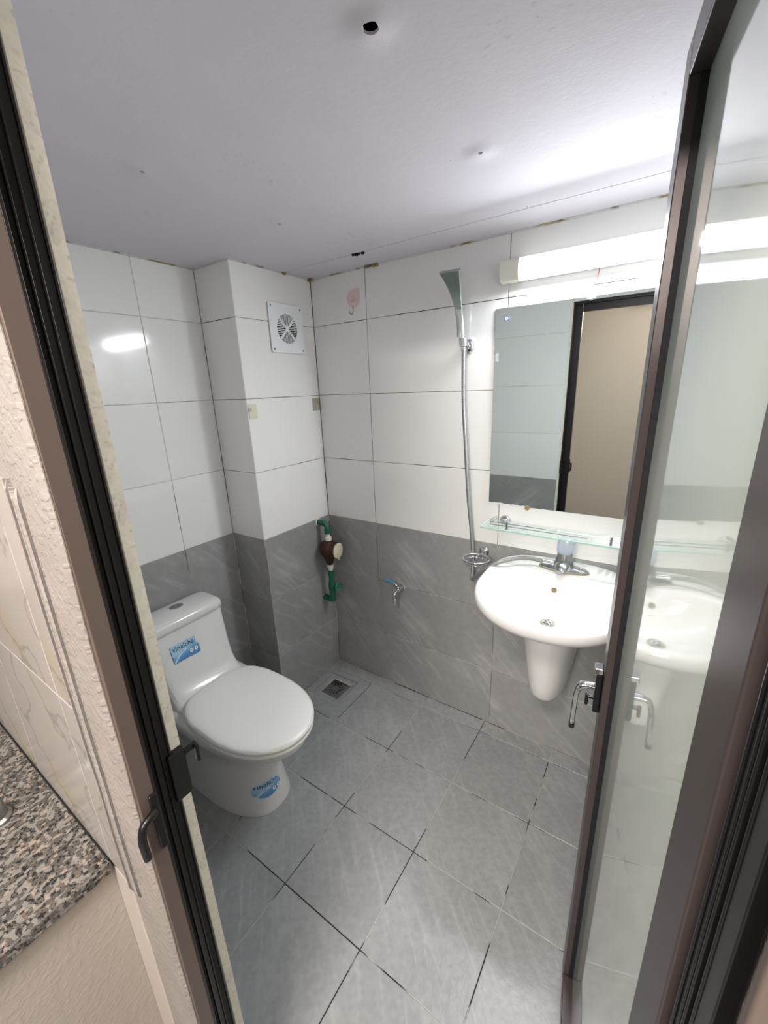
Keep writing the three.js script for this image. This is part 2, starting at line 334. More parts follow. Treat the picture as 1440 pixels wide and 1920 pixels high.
// ceiling: a thin painted board with screw holes, a narrow strip beside the mirror wall, a dark slab above
const ceiling = structure(group('ceiling'));
const HOLES = [[0.992, 0.923, 0.0115], [0.994, 0.523, 0.0052], [0.374, 0.919, 0.0052], [0.38, 0.527, 0.0048], [0.994, 0.172, 0.0028], [0.93, 0.535, 0.0012]];
{
  const s = new THREE.Shape(), z0 = (x) => 0.161 + 0.003 * (fbm(x / 3 + 0.2, 0.4, 24, 3, 181) - 0.5);
  s.moveTo(XD - 0.01, -ZD - 0.01); s.lineTo(XR + 0.01, -ZD - 0.01);
  for (let i = 0; i <= 60; i++) { const x = XR + 0.01 - (XR + 0.01) * i / 60; s.lineTo(x, -z0(x)); }
  s.lineTo(0, -ZP); s.lineTo(XD - 0.01, -ZP);
  for (const [x, z, r] of HOLES) { const p = new THREE.Path(); for (let i = 0; i < 14; i++) { const a = i / 14 * 6.2832, q = r * (0.88 + 0.24 * noise2(i * 0.9, x * 9, 64, 191)); i ? p.lineTo(x + q * Math.cos(a), -z + q * Math.sin(a)) : p.moveTo(x + q, -z); } s.holes.push(p); }
  const g = new THREE.ExtrudeGeometry(s, { depth: 0.004, bevelEnabled: false }).rotateX(-Math.PI / 2).translate(0, H, 0);
  planeUV(g); const geo = planeUV(g), uv = geo.attributes.uv; for (let i = 0; i < uv.count; i++) uv.setX(i, uv.getX(i) + 0.25);
  mesh('panel', geo, M.ceiling, ceiling);
  const e = new THREE.Shape(); e.moveTo(0, 0.005); e.lineTo(XR + 0.01, 0.005);
  for (let i = 0; i <= 60; i++) { const x = XR + 0.01 - (XR + 0.01) * i / 60; e.lineTo(x, -z0(x) + 0.0042 + 0.002 * Math.max(0, fbm(x / 3, 0.7, 40, 2, 183) - 0.55)); }
  mesh('panel', planeUV(new THREE.ExtrudeGeometry(e, { depth: 0.009, bevelEnabled: false }).rotateX(-Math.PI / 2).translate(0, H + 0.0005, 0)), M.ceiling, ceiling);
  mesh('slab', slab([-0.4, H + 0.06, -0.15], [1.65, H + 0.16, ZD + 0.02]), M.void, ceiling);
  for (const [a, b] of [[[-0.4, H + 0.009, -0.15], [1.65, H + 0.06, -0.01]], [[-0.4, H + 0.009, -0.15], [-0.23, H + 0.06, 1.32]], [[1.51, H + 0.009, -0.15], [1.65, H + 0.06, 1.32]]]) mesh('batten', slab(a, b), M.void, ceiling);
}
// lumpy sealant where walls meet ceiling
function caulkBead(p, q, r, s, n = 70) {
  const a = V(...p), b = V(...q), d = b.clone().sub(a), L = d.length(); d.normalize(); const side = V(0, 1, 0).cross(d).normalize(), rings = [];
  for (let i = 0; i <= n; i++) {
    const c = a.clone().addScaledVector(d, L * i / n), k = r * (0.55 + 0.9 * fbm(i / n, s * 0.013 % 1, 24, 3, s));
    rings.push(Array.from({ length: 8 }, (_, j) => { const t = j / 8 * 6.2832; return c.clone().addScaledVector(side, k * Math.cos(t)).add(V(0, k * Math.sin(t), 0)); }));
  }
  const g = loft(rings, 1.2), p2 = g.attributes.position, uv = g.attributes.uv;
  for (let i = 0; i < uv.count; i++) { const w = V(p2.getX(i), p2.getY(i), p2.getZ(i)).sub(a).dot(d); uv.setXY(i, w + s * 0.1, p2.getY(i) * 3); }
  return g;
}
const trims = [[[0, H, 0.001], [XR, H, 0.001], 0.0045, 201], [[0.0005, H, ZP], [0.0005, H, 0], 0.0042, 203], [[XD, H, ZP + 0.0005], [0, H, ZP + 0.0005], 0.004, 205], [[XD + 0.0005, H, ZD], [XD + 0.0005, H, ZP], 0.0042, 207], [[0.0005, 0, 0.0005], [0.0005, H, 0.0005], 0.0022, 209]];
trims.forEach(([a, b, r, s], i) => { const m = structure(mesh('sealant', caulkBead(a, b, r, s), M.caulk)); m.name = `trim_${i + 1}`; });
const bead = (a, b, rr, s) => { const rings = []; for (let i = 0; i <= 50; i++) { const t = i / 50, k = rr * (0.85 + 0.4 * (fbm(t, 0.4, 6, 2, s) - 0.3)) * (i === 0 || i === 50 ? 0.4 : 1); rings.push(Array.from({ length: 14 }, (_, j) => { const q = -j / 14 * 6.2832; return V(a[0] + k * Math.cos(q), a[1] + (b[1] - a[1]) * t, a[2] + 0.7 * k * Math.sin(q)); })); } return planeUV(loft(rings, 1.4)); };
{ // pale mortar pressed into the corners of the grey tiling
  const pale = std({ map: groutMap([0.80, 0.78, 0.74], [0.50, 0.46, 0.42], 0.56, 171), roughness: 0.9 });
  [[0.0008, ZP + 0.0008, 0.0018], [XD + 0.0012, ZP + 0.0012, 0.0026], [0.0016, 0.0016, 0.0024]].forEach(([x, z, r], i) => { const m = structure(mesh('trim', bead([x, 0.002, z], [x, GY, z], r, 241 + i), pale)); m.name = `trim_${trims.length + 1 + i}`; });
}
// crumbs of old foam stuck in the ceiling corner
{
  const foam = std({ color: 0x8a7448, roughness: 1 });
  const clump = (x, y, z, n, s) => Array.from({ length: n }, () => { const g = new THREE.IcosahedronGeometry(0.0025 + 0.005 * rnd(), 0); return g.translate(x + (rnd() - 0.5) * s, y - 0.002 * rnd(), z + (rnd() - 0.5) * 0.012); });
  const labels = ['brown crumbs of old foam above the exhaust vent at the ceiling edge', 'brown foam crumbs on the ceiling joint above the pink hook', 'dark brown foam crumbs packed into the top corner of the room', 'blackish torn foam clump in the ceiling seam near the corner'];
  [[0.006, H - 0.002, 0.16, 12, 0.01], [0.34, H - 0.003, 0.008, 18, 0.06], [0.012, H - 0.004, 0.010, 12, 0.018], [0.385, H - 0.001, 0.157, 10, 0.05]].forEach(([x, y, z, n, s], i) => { const m = tag(mesh('foam_residue', clump(x, y, z, n, s), i === 3 ? M.void : foam), labels[i], 'foam residue'); m.userData.kind = 'stuff'; });
}

// ───────────────────────── the kitchen outside the door ─────────────────────────
const KB = 3.5, KL = -0.7, KR = 2.0, KH = 2.5;
for (const [n, a, b] of [['wall_kitchen_far', [KL, -0.05, KB], [KR, KH, KB + 0.1]], ['wall_kitchen_left', [KL - 0.1, -0.05, ZD], [KL, KH, KB + 0.1]], ['wall_kitchen_right', [KR, -0.05, ZD], [KR + 0.1, KH, KB + 0.1]]]) {
  const m = structure(mesh(n, slab(a, b), M.paint));
}
structure(mesh('ceiling_kitchen', slab([KL - 0.1, KH, ZD], [KR + 0.1, KH + 0.1, KB + 0.1]), M.paint));
structure(mesh('floor_kitchen', slab([KL - 0.1, -0.1, ZO], [KR + 0.1, -0.052, KB + 0.1]), M.concrete));
{
  const c = tag(group('fill_ceiling_light', scene, [1.2, 2.5, 2.05]), 'unseen square kitchen ceiling light added to brighten the floor and doorway', 'ceiling light');  // fixture for the added fill light, out of view
  mesh('housing', box(0.44, 0.05, 0.44, 0, -0.025, 0, 0.006), M.whitePlastic, c);
  mesh('diffuser', box(0.4, 0.012, 0.4, 0, -0.056, 0, 0.004), M.warmGlow, c);
  const l = tag(group('kitchen_lamp', scene, [KLAMP.x, KLAMP.y, KLAMP.z]), 'long warm white lamp high on the far kitchen wall', 'lamp');
  mesh('housing', box(0.94, 0.12, 0.04, 0, 0, -0.0205, 0.006), M.whitePlastic, l);
  mesh('diffuser', box(0.9, 0.1, 0.018, 0, 0, -0.049, 0.004), M.warmGlow, l);
}
{ // counter top, the painted end panel below it and the tiled splashback
  const c = tag(mesh('countertop', planeUV(boxTo([-0.69, 0.772, ZO + 0.008], [0.747, 0.796, 1.98], 0.004)), M.granite), 'speckled grey and beige granite worktop at the left beside the door frame', 'countertop');
  tag(mesh('counter_base', planeUV(boxTo([-0.69, -0.05, ZO + 0.004], [0.733, 0.772, 1.94], 0.003)), M.paint), 'plain beige painted end panel carrying the granite worktop', 'counter');
  const s = structure(group('wall_splashback'));
  mesh('mortar', slab([-0.69, 0.79, ZO - 0.002], [0.80, 1.42, ZO + 0.004]), M.plaster, s);
  lay(s, [0.80, 0, ZO + 0.009], [1, 0, 0], [0, 1, 0], [-1.4, -0.95, -0.65, -0.35, -0.05, 0], [0.798, 1.12, 1.43], [M.marble, M.marble, M.marble], 0.0015);
  mesh('edge_bead', bead([0.806, 0.775, ZO + 0.003], [0.806, 1.43, ZO + 0.003], 0.012, 211), M.plaster, s);
  mesh('edge_bead', bead([0.822, 0.775, ZO + 0.002], [0.824, 1.42, ZO + 0.002], 0.0115, 213), M.plaster, s);
  mesh('ledge', wavySlab(0.733, 0.80, -0.05, 0.775, ZO - 0.002, ZO + 0.006, 1, 0.003, 215), M.paint, s);
  mesh('silicone_joint', boxTo([-0.69, 0.7962, ZO + 0.0088], [0.745, 0.8, ZO + 0.0115], 0.0008), M.rubber, s);
  const k = tag(group('metal_fitting', scene, [0.497, 0.7965, 1.478]), 'small rounded dull metal fitting on the granite worktop at the left edge', 'fitting');
  mesh('body', turned([[0, 0], [0.024, 0], [0.024, 0.004], [0.019, 0.008], [0.017, 0.03], [0.012, 0.04], [0, 0.043]], [0, 0, 0], [0, 1, 0]), M.satin, k);
}

// ───────────────────────── door frame and door leaf ─────────────────────────
{
  const f = structure(group('door_1'));
  for (const [xa, dir, nm] of [[JL, 1, 'jamb'], [JR, -1, 'jamb']]) {
    const j = group(nm, f);
    const X = (d) => xa + dir * d, bx = (d0, d1, z0, z1, y0 = 0, y1 = HEAD) => boxTo([Math.min(X(d0), X(d1)), y0, z0], [Math.max(X(d0), X(d1)), y1, z1], 0.001);
    mesh('profile', [bx(-0.002, 0.003, 1.3215, 1.353), bx(0, 0.006, 1.3215, 1.3245), bx(0, 0.006, 1.333, 1.3355), bx(0, 0.007, 1.343, 1.3455), bx(0, 0.006, 1.3505, 1.353)], dir > 0 ? M.bronze : M.black, j);  // right jamb black instead of bronze: its shadow is put into the colour
    mesh('gasket', [bx(0.003, 0.0045, 1.3245, 1.333), bx(0.003, 0.0042, 1.3455, 1.3505)], M.rubber, j);
    mesh('cover_strip', dir > 0 ? bx(-0.002, 0.045, 1.367, 1.3865) : bx(-0.002, 0.005, 1.353, 1.3705), dir > 0 ? M.bronzeFlat : M.black, j);  // right strip black for the same shade, left one paled by reflected light
    if (dir > 0) mesh('web', [bx(-0.002, 0.002, 1.353, 1.367), bx(-0.002, 0.045, 1.3635, 1.3672)], M.bronze, j);  // web, plus a dark liner giving the strip's room side its shade
    else mesh('dark_cover_board', boxTo([JR - 0.004, 0, ZO - 0.001], [JR + 0.16, HEAD + 0.03, ZO + 0.006], 0.002), M.bronzeFlat, j);  // dark cover board, added over the right plaster for its shaded tone
  }
  const hd = group('head', f);
  mesh('profile', [boxTo([JL, HEAD - 0.003, 1.3215], [JR, HEAD + 0.002, 1.353]), boxTo([JL, HEAD - 0.012, 1.333], [JR, HEAD, 1.337])], M.bronze, hd);
  mesh('cover_strip', boxTo([JL + 0.046, HEAD - 0.05, 1.367], [JR, HEAD + 0.002, 1.3865]), M.bronze, hd);
  // keeper of the latch and the little lever on the left jamb
  const k = tag(group('latch_keeper', scene), 'black latch keeper with a small hook on the left door jamb', 'latch');
  mesh('case', box(0.012, 0.084, 0.026, JL + 0.0045, 0.972, 1.3165, 0.003), M.black, k);
  mesh('hook', [box(0.006, 0.01, 0.02, JL + 0.006, 1.002, 1.2975, 0.002), box(0.012, 0.034, 0.005, JL + 0.009, 0.991, 1.288, 0.002)], M.black, k);
  const lv = tag(group('jamb_lever', scene), 'small black lever handle on the outer side of the left door jamb', 'handle');
  mesh('plate', box(0.005, 0.092, 0.010, 0.9075, 0.9703, 1.3710, 0.002), M.black, lv);
  mesh('lever', tube([[0.9092, 0.9907, 1.3719], [0.9120, 0.9897, 1.3802], [0.9129, 0.9861, 1.3895], [0.9129, 0.9694, 1.3950], [0.9120, 0.9463, 1.3950], [0.9115, 0.9334, 1.3941]], 0.0052, 40, 10), M.black, lv);
}
{ // the open leaf; its local axes: s along the leaf from the free edge to the hinge, n out of its room-side face
  const L = 0.60, leaf = tag(group('glass_door', scene, [1.357, 0, 0.707]), 'open dark bronze aluminium door with one tall frosted glass panel', 'door');
  const th = THREE.MathUtils.degToRad(8.43);
  leaf.rotation.y = Math.PI / 2 + th + Math.PI; // local +x runs along the leaf, local +z points into the room
  const y0 = 0.02, y1 = 1.924, T = 0.045, W = 0.05;
  const ax = V(Math.sin(th), 0, Math.cos(th));
  leaf.quaternion.setFromRotationMatrix(new THREE.Matrix4().makeBasis(ax, V(0, 1, 0), V(-Math.cos(th), 0, Math.sin(th))));
  for (const [a, b] of [[0, W], [L - W, L]]) {
    const sx = a === 0 ? b : a, d = a === 0 ? -1 : 1;
    mesh('stile', [boxTo([a, y0, -T], [b, y1, 0], 0.002)], M.bronzeLeaf, leaf);
    mesh('gasket', boxTo([Math.min(sx, sx - d * 0.003), y0 + W, -0.0235], [Math.max(sx, sx - d * 0.003), y1 - W, -0.0125], 0.0008), M.rubber, leaf);
  }
  for (const [a, b] of [[y0, y0 + W], [y1 - W, y1]]) mesh('rail', boxTo([W, a, -T], [L - W, b, 0], 0.002), M.bronzeLeaf, leaf);
  const frosted = phys({ color: 0xe2ece4, roughness: 0.05, ior: 1.5, clearcoat: 0.6, clearcoatRoughness: 0.01, transmission: 0.08, thickness: 0 });
  mesh('glass_panel', new THREE.BoxGeometry(L - 2 * W + 0.012, y1 - y0 - 2 * W + 0.012, 0.004).translate(L / 2, (y0 + y1) / 2, -0.024), frosted, leaf);
  const h = group('handle', leaf);
  mesh('plate', [box(0.026, 0.094, 0.012, 0.022, 0.912, 0.006, 0.003)], M.black, h);
  mesh('cap', box(0.024, 0.014, 0.016, 0.022, 0.960, 0.008, 0.002), M.chrome, h);
  const arm = new THREE.CatmullRomCurve3([V(0.022, 0.918, 0.01), V(0.022, 0.918, 0.024), V(0.023, 0.915, 0.036), V(0.025, 0.900, 0.043), V(0.028, 0.868, 0.045), V(0.033, 0.832, 0.046)]);
  const rings = []; for (let i = 0; i <= 40; i++) { const t = i / 40, c = arm.getPointAt(t), d = arm.getTangentAt(t), sd = V(1, 0, 0), up = d.clone().cross(sd).normalize(); rings.push(Array.from({ length: 12 }, (_, j) => { const q = j / 12 * 6.2832, e = (v) => Math.sign(v) * Math.abs(v) ** 0.6; return c.clone().addScaledVector(sd, 0.0085 * e(Math.cos(q))).addScaledVector(up, 0.0052 * e(Math.sin(q))); })); }
  mesh('lever', loft(rings, 0.9), M.chrome, h);
  mesh('lever_tip', box(0.015, 0.014, 0.011, 0.0345, 0.824, 0.0462, 0.003), M.black, h);
  mesh('thumb_turn', [rod([0.024, 0.893, 0.004], [0.024, 0.893, 0.022], 0.004), box(0.008, 0.026, 0.006, 0.024, 0.886, 0.024, 0.002)], M.black, h);
  for (const y of [0.3, 1.6]) mesh('hinge', rod([L + 0.004, y - 0.05, -0.006], [L + 0.004, y + 0.05, -0.006], 0.006), M.black, leaf);
}

// ───────────────────────── lamp, mirror, shelf ─────────────────────────
{
  const l = tag(group('batten_lamp', scene), 'long white glowing batten lamp on the wall above the mirror', 'lamp');
  const prof = (k) => Array.from({ length: 25 }, (_, i) => { const t = Math.PI * i / 24; return [LAMP.y - Math.cos(t) * 0.033 * k, 0.010 + Math.pow(Math.sin(t), 0.45) * 0.032 * k]; });
  const solid = (x0, x1, k) => { const p = [[LAMP.y - 0.033 * k, 0.001], ...prof(k), [LAMP.y + 0.033 * k, 0.001]]; return loft([p.map(([y, z]) => V(x0, y, z)), p.map(([y, z]) => V(x1, y, z))], 0.4); };
  mesh('base', boxTo([0.884, LAMP.y - 0.034, 0.0005], [1.472, LAMP.y + 0.034, 0.010], 0.002), M.whitePlastic, l);
  mesh('diffuser', solid(LAMP.x0, LAMP.x1, 1), M.lampGlow, l);
  mesh('end_cap', solid(0.878, LAMP.x0, 1.06), M.creamPlastic, l);
  mesh('end_cap', solid(LAMP.x1, 1.478, 1.06), M.creamPlastic, l);
  const w = tag(mesh('lamp_wire', tube([[1.172, 1.829, 0.012], [1.171, 1.815, 0.008], [1.163, 1.79, 0.006], [1.155, 1.772, 0.008], [1.147, 1.762, 0.010]], 0.0013, 40, 6), std({ color: 0xa8584a, roughness: 0.5 })), 'thin reddish wire hanging from the lamp down to the mirror clip', 'wire');
}
{
  const m = tag(group('wall_mirror', scene), 'rectangular frameless wall mirror under the batten lamp', 'mirror');
  const x0 = 0.857, x1 = 1.357, y0 = 1.058, y1 = 1.7555;
  mesh('glass', boxTo([x0, y0, 0.001], [x1, y1, 0.005], 0.0008), M.mirror, m);
  const logo = canvasTexture(128, 128, (c) => {
    c.fillStyle = '#b4bac6'; c.fillRect(0, 0, 128, 128); c.strokeStyle = '#2c3a62'; c.lineWidth = 24; c.beginPath(); c.arc(64, 64, 50, 0, 7); c.stroke();
    c.strokeStyle = '#c4cbe0'; c.lineWidth = 5; c.setLineDash([6, 5]); c.beginPath(); c.arc(64, 64, 50, 0, 7); c.stroke(); c.setLineDash([]);
    c.fillStyle = '#7f8cab'; c.beginPath(); c.moveTo(40, 84); c.lineTo(58, 46); c.lineTo(66, 62); c.lineTo(78, 44); c.lineTo(90, 84); c.closePath(); c.fill();
  });
  const lg = mesh('logo_sticker', new THREE.CylinderGeometry(0.0105, 0.0105, 0.0004, 32).rotateX(Math.PI / 2).translate(0.896, 1.721, 0.0053), std({ map: logo, roughness: 0.4 }), m);
  { const p = lg.geometry.attributes.position, uv = lg.geometry.attributes.uv; for (let i = 0; i < p.count; i++) uv.setXY(i, (p.getX(i) - 0.8855) / 0.021, (p.getY(i) - 1.7105) / 0.021); }
  mesh('paper_sticker', boxTo([0.862, 1.583, 0.005], [0.873, 1.61, 0.0054], 0.0001), std({ color: 0xa6b0aa, roughness: 0.8 }), m);
  // silvering gone along the foot, left ragged
  const s = new THREE.Shape(); s.moveTo(x0, y0 - 0.0006); s.lineTo(1.01, y0 - 0.0006); for (let i = 0; i <= 50; i++) s.lineTo(1.01 - (1.01 - x0) * i / 50, y0 + 0.002 + 0.006 * Math.max(0, fbm(i / 50, 0.2, 16, 4, 221) - 0.25) * 1.6);
  mesh('worn_edge', new THREE.ExtrudeGeometry(s, { depth: 0.0006, bevelEnabled: false }).translate(0, 0, 0.0049), std({ color: 0xd7d9d5, roughness: 0.8 }), m);
  const clear = phys({ color: 0xb9c0bc, roughness: 0.25, transmission: 0.3, thickness: 0 });
  mesh('clip', turned([[0.0145, 0], [0.0145, 0.006], [0.011, 0.009], [0, 0.009]], [1.157, 1.757, 0.0005], [0, 0, 1]), clear, m);
  mesh('clip', turned([[0.009, 0], [0.009, 0.006], [0.006, 0.0085], [0, 0.0085]], [1.006, 1.056, 0.0005], [0, 0, 1]), std({ color: 0x9b8662, roughness: 0.6, metalness: 0.3 }), m);
}
{
  const s = tag(group('glass_shelf', scene), 'clear glass shelf with chrome rail below the mirror', 'shelf');
  mesh('pane', boxTo([0.866, 0.9905, 0.008], [1.39, 0.9965, 0.118], 0.002), phys({ color: 0xf2f8f5, roughness: 0.03, transmission: 0.88, thickness: 0, ior: 1.5 }), s);
  mesh('front_edge', boxTo([0.867, 0.9907, 0.1172], [1.389, 0.9963, 0.1192], 0.0006), std({ color: 0xa9cfc4, roughness: 0.2 }), s);
  mesh('front_edge', boxTo([0.8652, 0.9907, 0.009], [0.867, 0.9963, 0.117], 0.0006), std({ color: 0xb9d8cf, roughness: 0.2 }), s);
  for (const x of [0.926, 1.350]) {
    mesh('mount', [turned([[0.022, 0], [0.022, 0.006], [0.018, 0.012], [0.011, 0.016], [0.009, 0.03], [0.0, 0.031]], [x, 0.994, 0.0005], [0, 0, 1])], M.chrome, s);
    mesh('screw', rod([x, 0.972, 0.03], [x, 0.992, 0.03], 0.0045), M.chrome, s);
  }
  const rail = (y) => tube([[0.9, y, 0.03], [0.9, y, 0.1], [0.906, y, 0.107], [0.92, y, 0.108], [1.34, y, 0.108], [1.353, y, 0.107], [1.358, y, 0.1], [1.358, y, 0.03]], 0.0018, 120, 8);
  mesh('rail', rail(1.008), M.chrome, s); mesh('rail', rail(1.018), M.chrome, s);
  for (const x of [0.965, 1.302]) mesh('post', rod([x, 0.996, 0.108], [x, 1.024, 0.108], 0.0042), M.satin, s);
}

// ───────────────────────── shower set ─────────────────────────
{
  const b = tag(group('shower_holder', scene), 'oval chrome wall bracket holding the hand shower', 'shower bracket');
  mesh('rosette', new THREE.SphereGeometry(1, 28, 16).scale(0.019, 0.027, 0.016).translate(0.762, 1.642, 0.004), M.chrome, b);
  mesh('cradle', [turned([[0.011, 0], [0.0145, 0.002], [0.0165, 0.03], [0.0125, 0.03], [0.0105, 0.004]], [0.752, 1.640, 0.036], [-0.02, 1, 0.12], 24), rod([0.761, 1.646, 0.008], [0.754, 1.648, 0.03], 0.008)], M.chrome, b);
  mesh('screw', rod([0.768, 1.628, 0.016], [0.768, 1.628, 0.0225], 0.0042), M.black, b);
}
{ // flat hand shower: rings along a curve from the cradle up and out from the wall
  const h = tag(group('hand_shower', scene), 'flat silver hand shower flaring to a square top, set in the chrome bracket', 'shower head');
  const st = [[0.733, 1.674, 0.051, 0.758, 1.672, 0.041], [0.731, 1.73, 0.056, 0.755, 1.728, 0.046], [0.725, 1.773, 0.063, 0.751, 1.771, 0.053], [0.713, 1.815, 0.074, 0.751, 1.811, 0.064], [0.701, 1.847, 0.091, 0.756, 1.84, 0.081], [0.69, 1.874, 0.114, 0.764, 1.874, 0.104]];
  const Lc = new THREE.CatmullRomCurve3(st.map((p) => V(p[0], p[1], p[2]))), Rc = new THREE.CatmullRomCurve3(st.map((p) => V(p[3], p[4], p[5])));
  const frame = (t) => { const l = Lc.getPoint(t), q = Rc.getPoint(t), c = l.clone().add(q).multiplyScalar(0.5), sd = q.clone().sub(l), d = Lc.getTangent(t).add(Rc.getTangent(t)).normalize(), w = sd.length() / 2; sd.normalize(); return { c, sd, w, n: sd.clone().cross(d).normalize() }; };
  const deep = (t) => 0.011 - 0.0055 * step(0.2, 0.9, t), e = (v) => Math.sign(v) * Math.abs(v) ** 0.4;
  const rr = []; for (let i = 0; i <= 36; i++) { const f = frame(i / 36), k = i === 36 ? 0.985 : 1; rr.push(Array.from({ length: 28 }, (_, j) => { const q = j / 28 * 6.2832; return f.c.clone().addScaledVector(f.sd, f.w * k * e(Math.cos(q))).addScaledVector(f.n, deep(i / 36) * (k * e(Math.sin(q)) - 1)); })); }
  mesh('body', loft(rr, 0.7), std({ color: 0xb4b9b9, metalness: 0.8, roughness: 0.3 }), h);
  const fr = []; for (let i = 0; i <= 20; i++) { const f = frame(0.36 + 0.62 * i / 20), w = f.w * 0.9; fr.push([[-w, -0.002], [-w, 0.0009], [w, 0.0009], [w, -0.002]].map(([a, b]) => f.c.clone().addScaledVector(f.sd, a).addScaledVector(f.n, b))); }
  mesh('spray_face', loft(fr, 0.3), std({ color: 0x6b756f, roughness: 0.5 }), h);
  mesh('connector', rod([0.7515, 1.628, 0.034], [0.746, 1.674, 0.038], 0.0095, 18, 0.0102), M.chrome, h);
  const hs = tag(mesh('shower_hose', tube([[0.7525, 1.63, 0.035], [0.7525, 1.58, 0.034], [0.756, 1.45, 0.036], [0.770, 1.29, 0.042], [0.784, 1.08, 0.036], [0.798, 0.93, 0.029], [0.807, 0.83, 0.027], [0.813, 0.775, 0.043], [0.820, 0.752, 0.066], [0.831, 0.754, 0.09], [0.852, 0.783, 0.118], [0.892, 0.829, 0.148], [0.945, 0.876, 0.163], [0.985, 0.894, 0.147], [1.025, 0.899, 0.118], [1.06, 0.897, 0.1], [1.102, 0.894, 0.096]], 0.0072, 400, 12), M.hose), 'ribbed grey metal hose from the hand shower looping to the basin tap', 'hose');
  const uv = hs.geometry.attributes.uv; for (let i = 0; i < uv.count; i++) { const a = uv.getX(i), c = uv.getY(i); uv.setXY(i, c, a * 90); }
  hs.userData.label = 'ribbed grey metal hose from the hand shower looping to the basin tap';
}
{
  const d = tag(group('soap_dish', scene), 'round chrome wire soap dish on the grey wall left of the basin', 'soap dish');
  mesh('mount', turned([[0.021, 0], [0.021, 0.005], [0.016, 0.011], [0.009, 0.014], [0.007, 0.03], [0, 0.031]], [0.845, 0.848, 0.0005], [0, 0, 1]), M.chrome, d);
  const cx = 0.842, cy = 0.845, cz = 0.083, R = 0.052;
  const ringPts = (r, y) => Array.from({ length: 24 }, (_, i) => { const t = i / 24 * 6.2832; return [cx + r * Math.cos(t), y, cz + r * 0.92 * Math.sin(t)]; });
  mesh('ring', [tube(ringPts(R, cy), 0.0042, 90, 10, true), tube(ringPts(R * 0.93, cy - 0.012), 0.0028, 90, 8, true)], M.chrome, d);
  for (const k of [-0.6, -0.2, 0.2, 0.6]) { const x = cx + R * k, w = R * 0.92 * Math.sqrt(1 - k * k); mesh('wire', tube([[x, cy - 0.004, cz - w], [x, cy - 0.014, cz - w * 0.7], [x, cy - 0.016, cz], [x, cy - 0.014, cz + w * 0.7], [x, cy - 0.004, cz + w]], 0.0018, 24, 6), M.chrome, d); }
  mesh('stem', rod([0.845, 0.848, 0.025], [0.844, 0.846, cz - R * 0.9], 0.005), M.chrome, d);
}

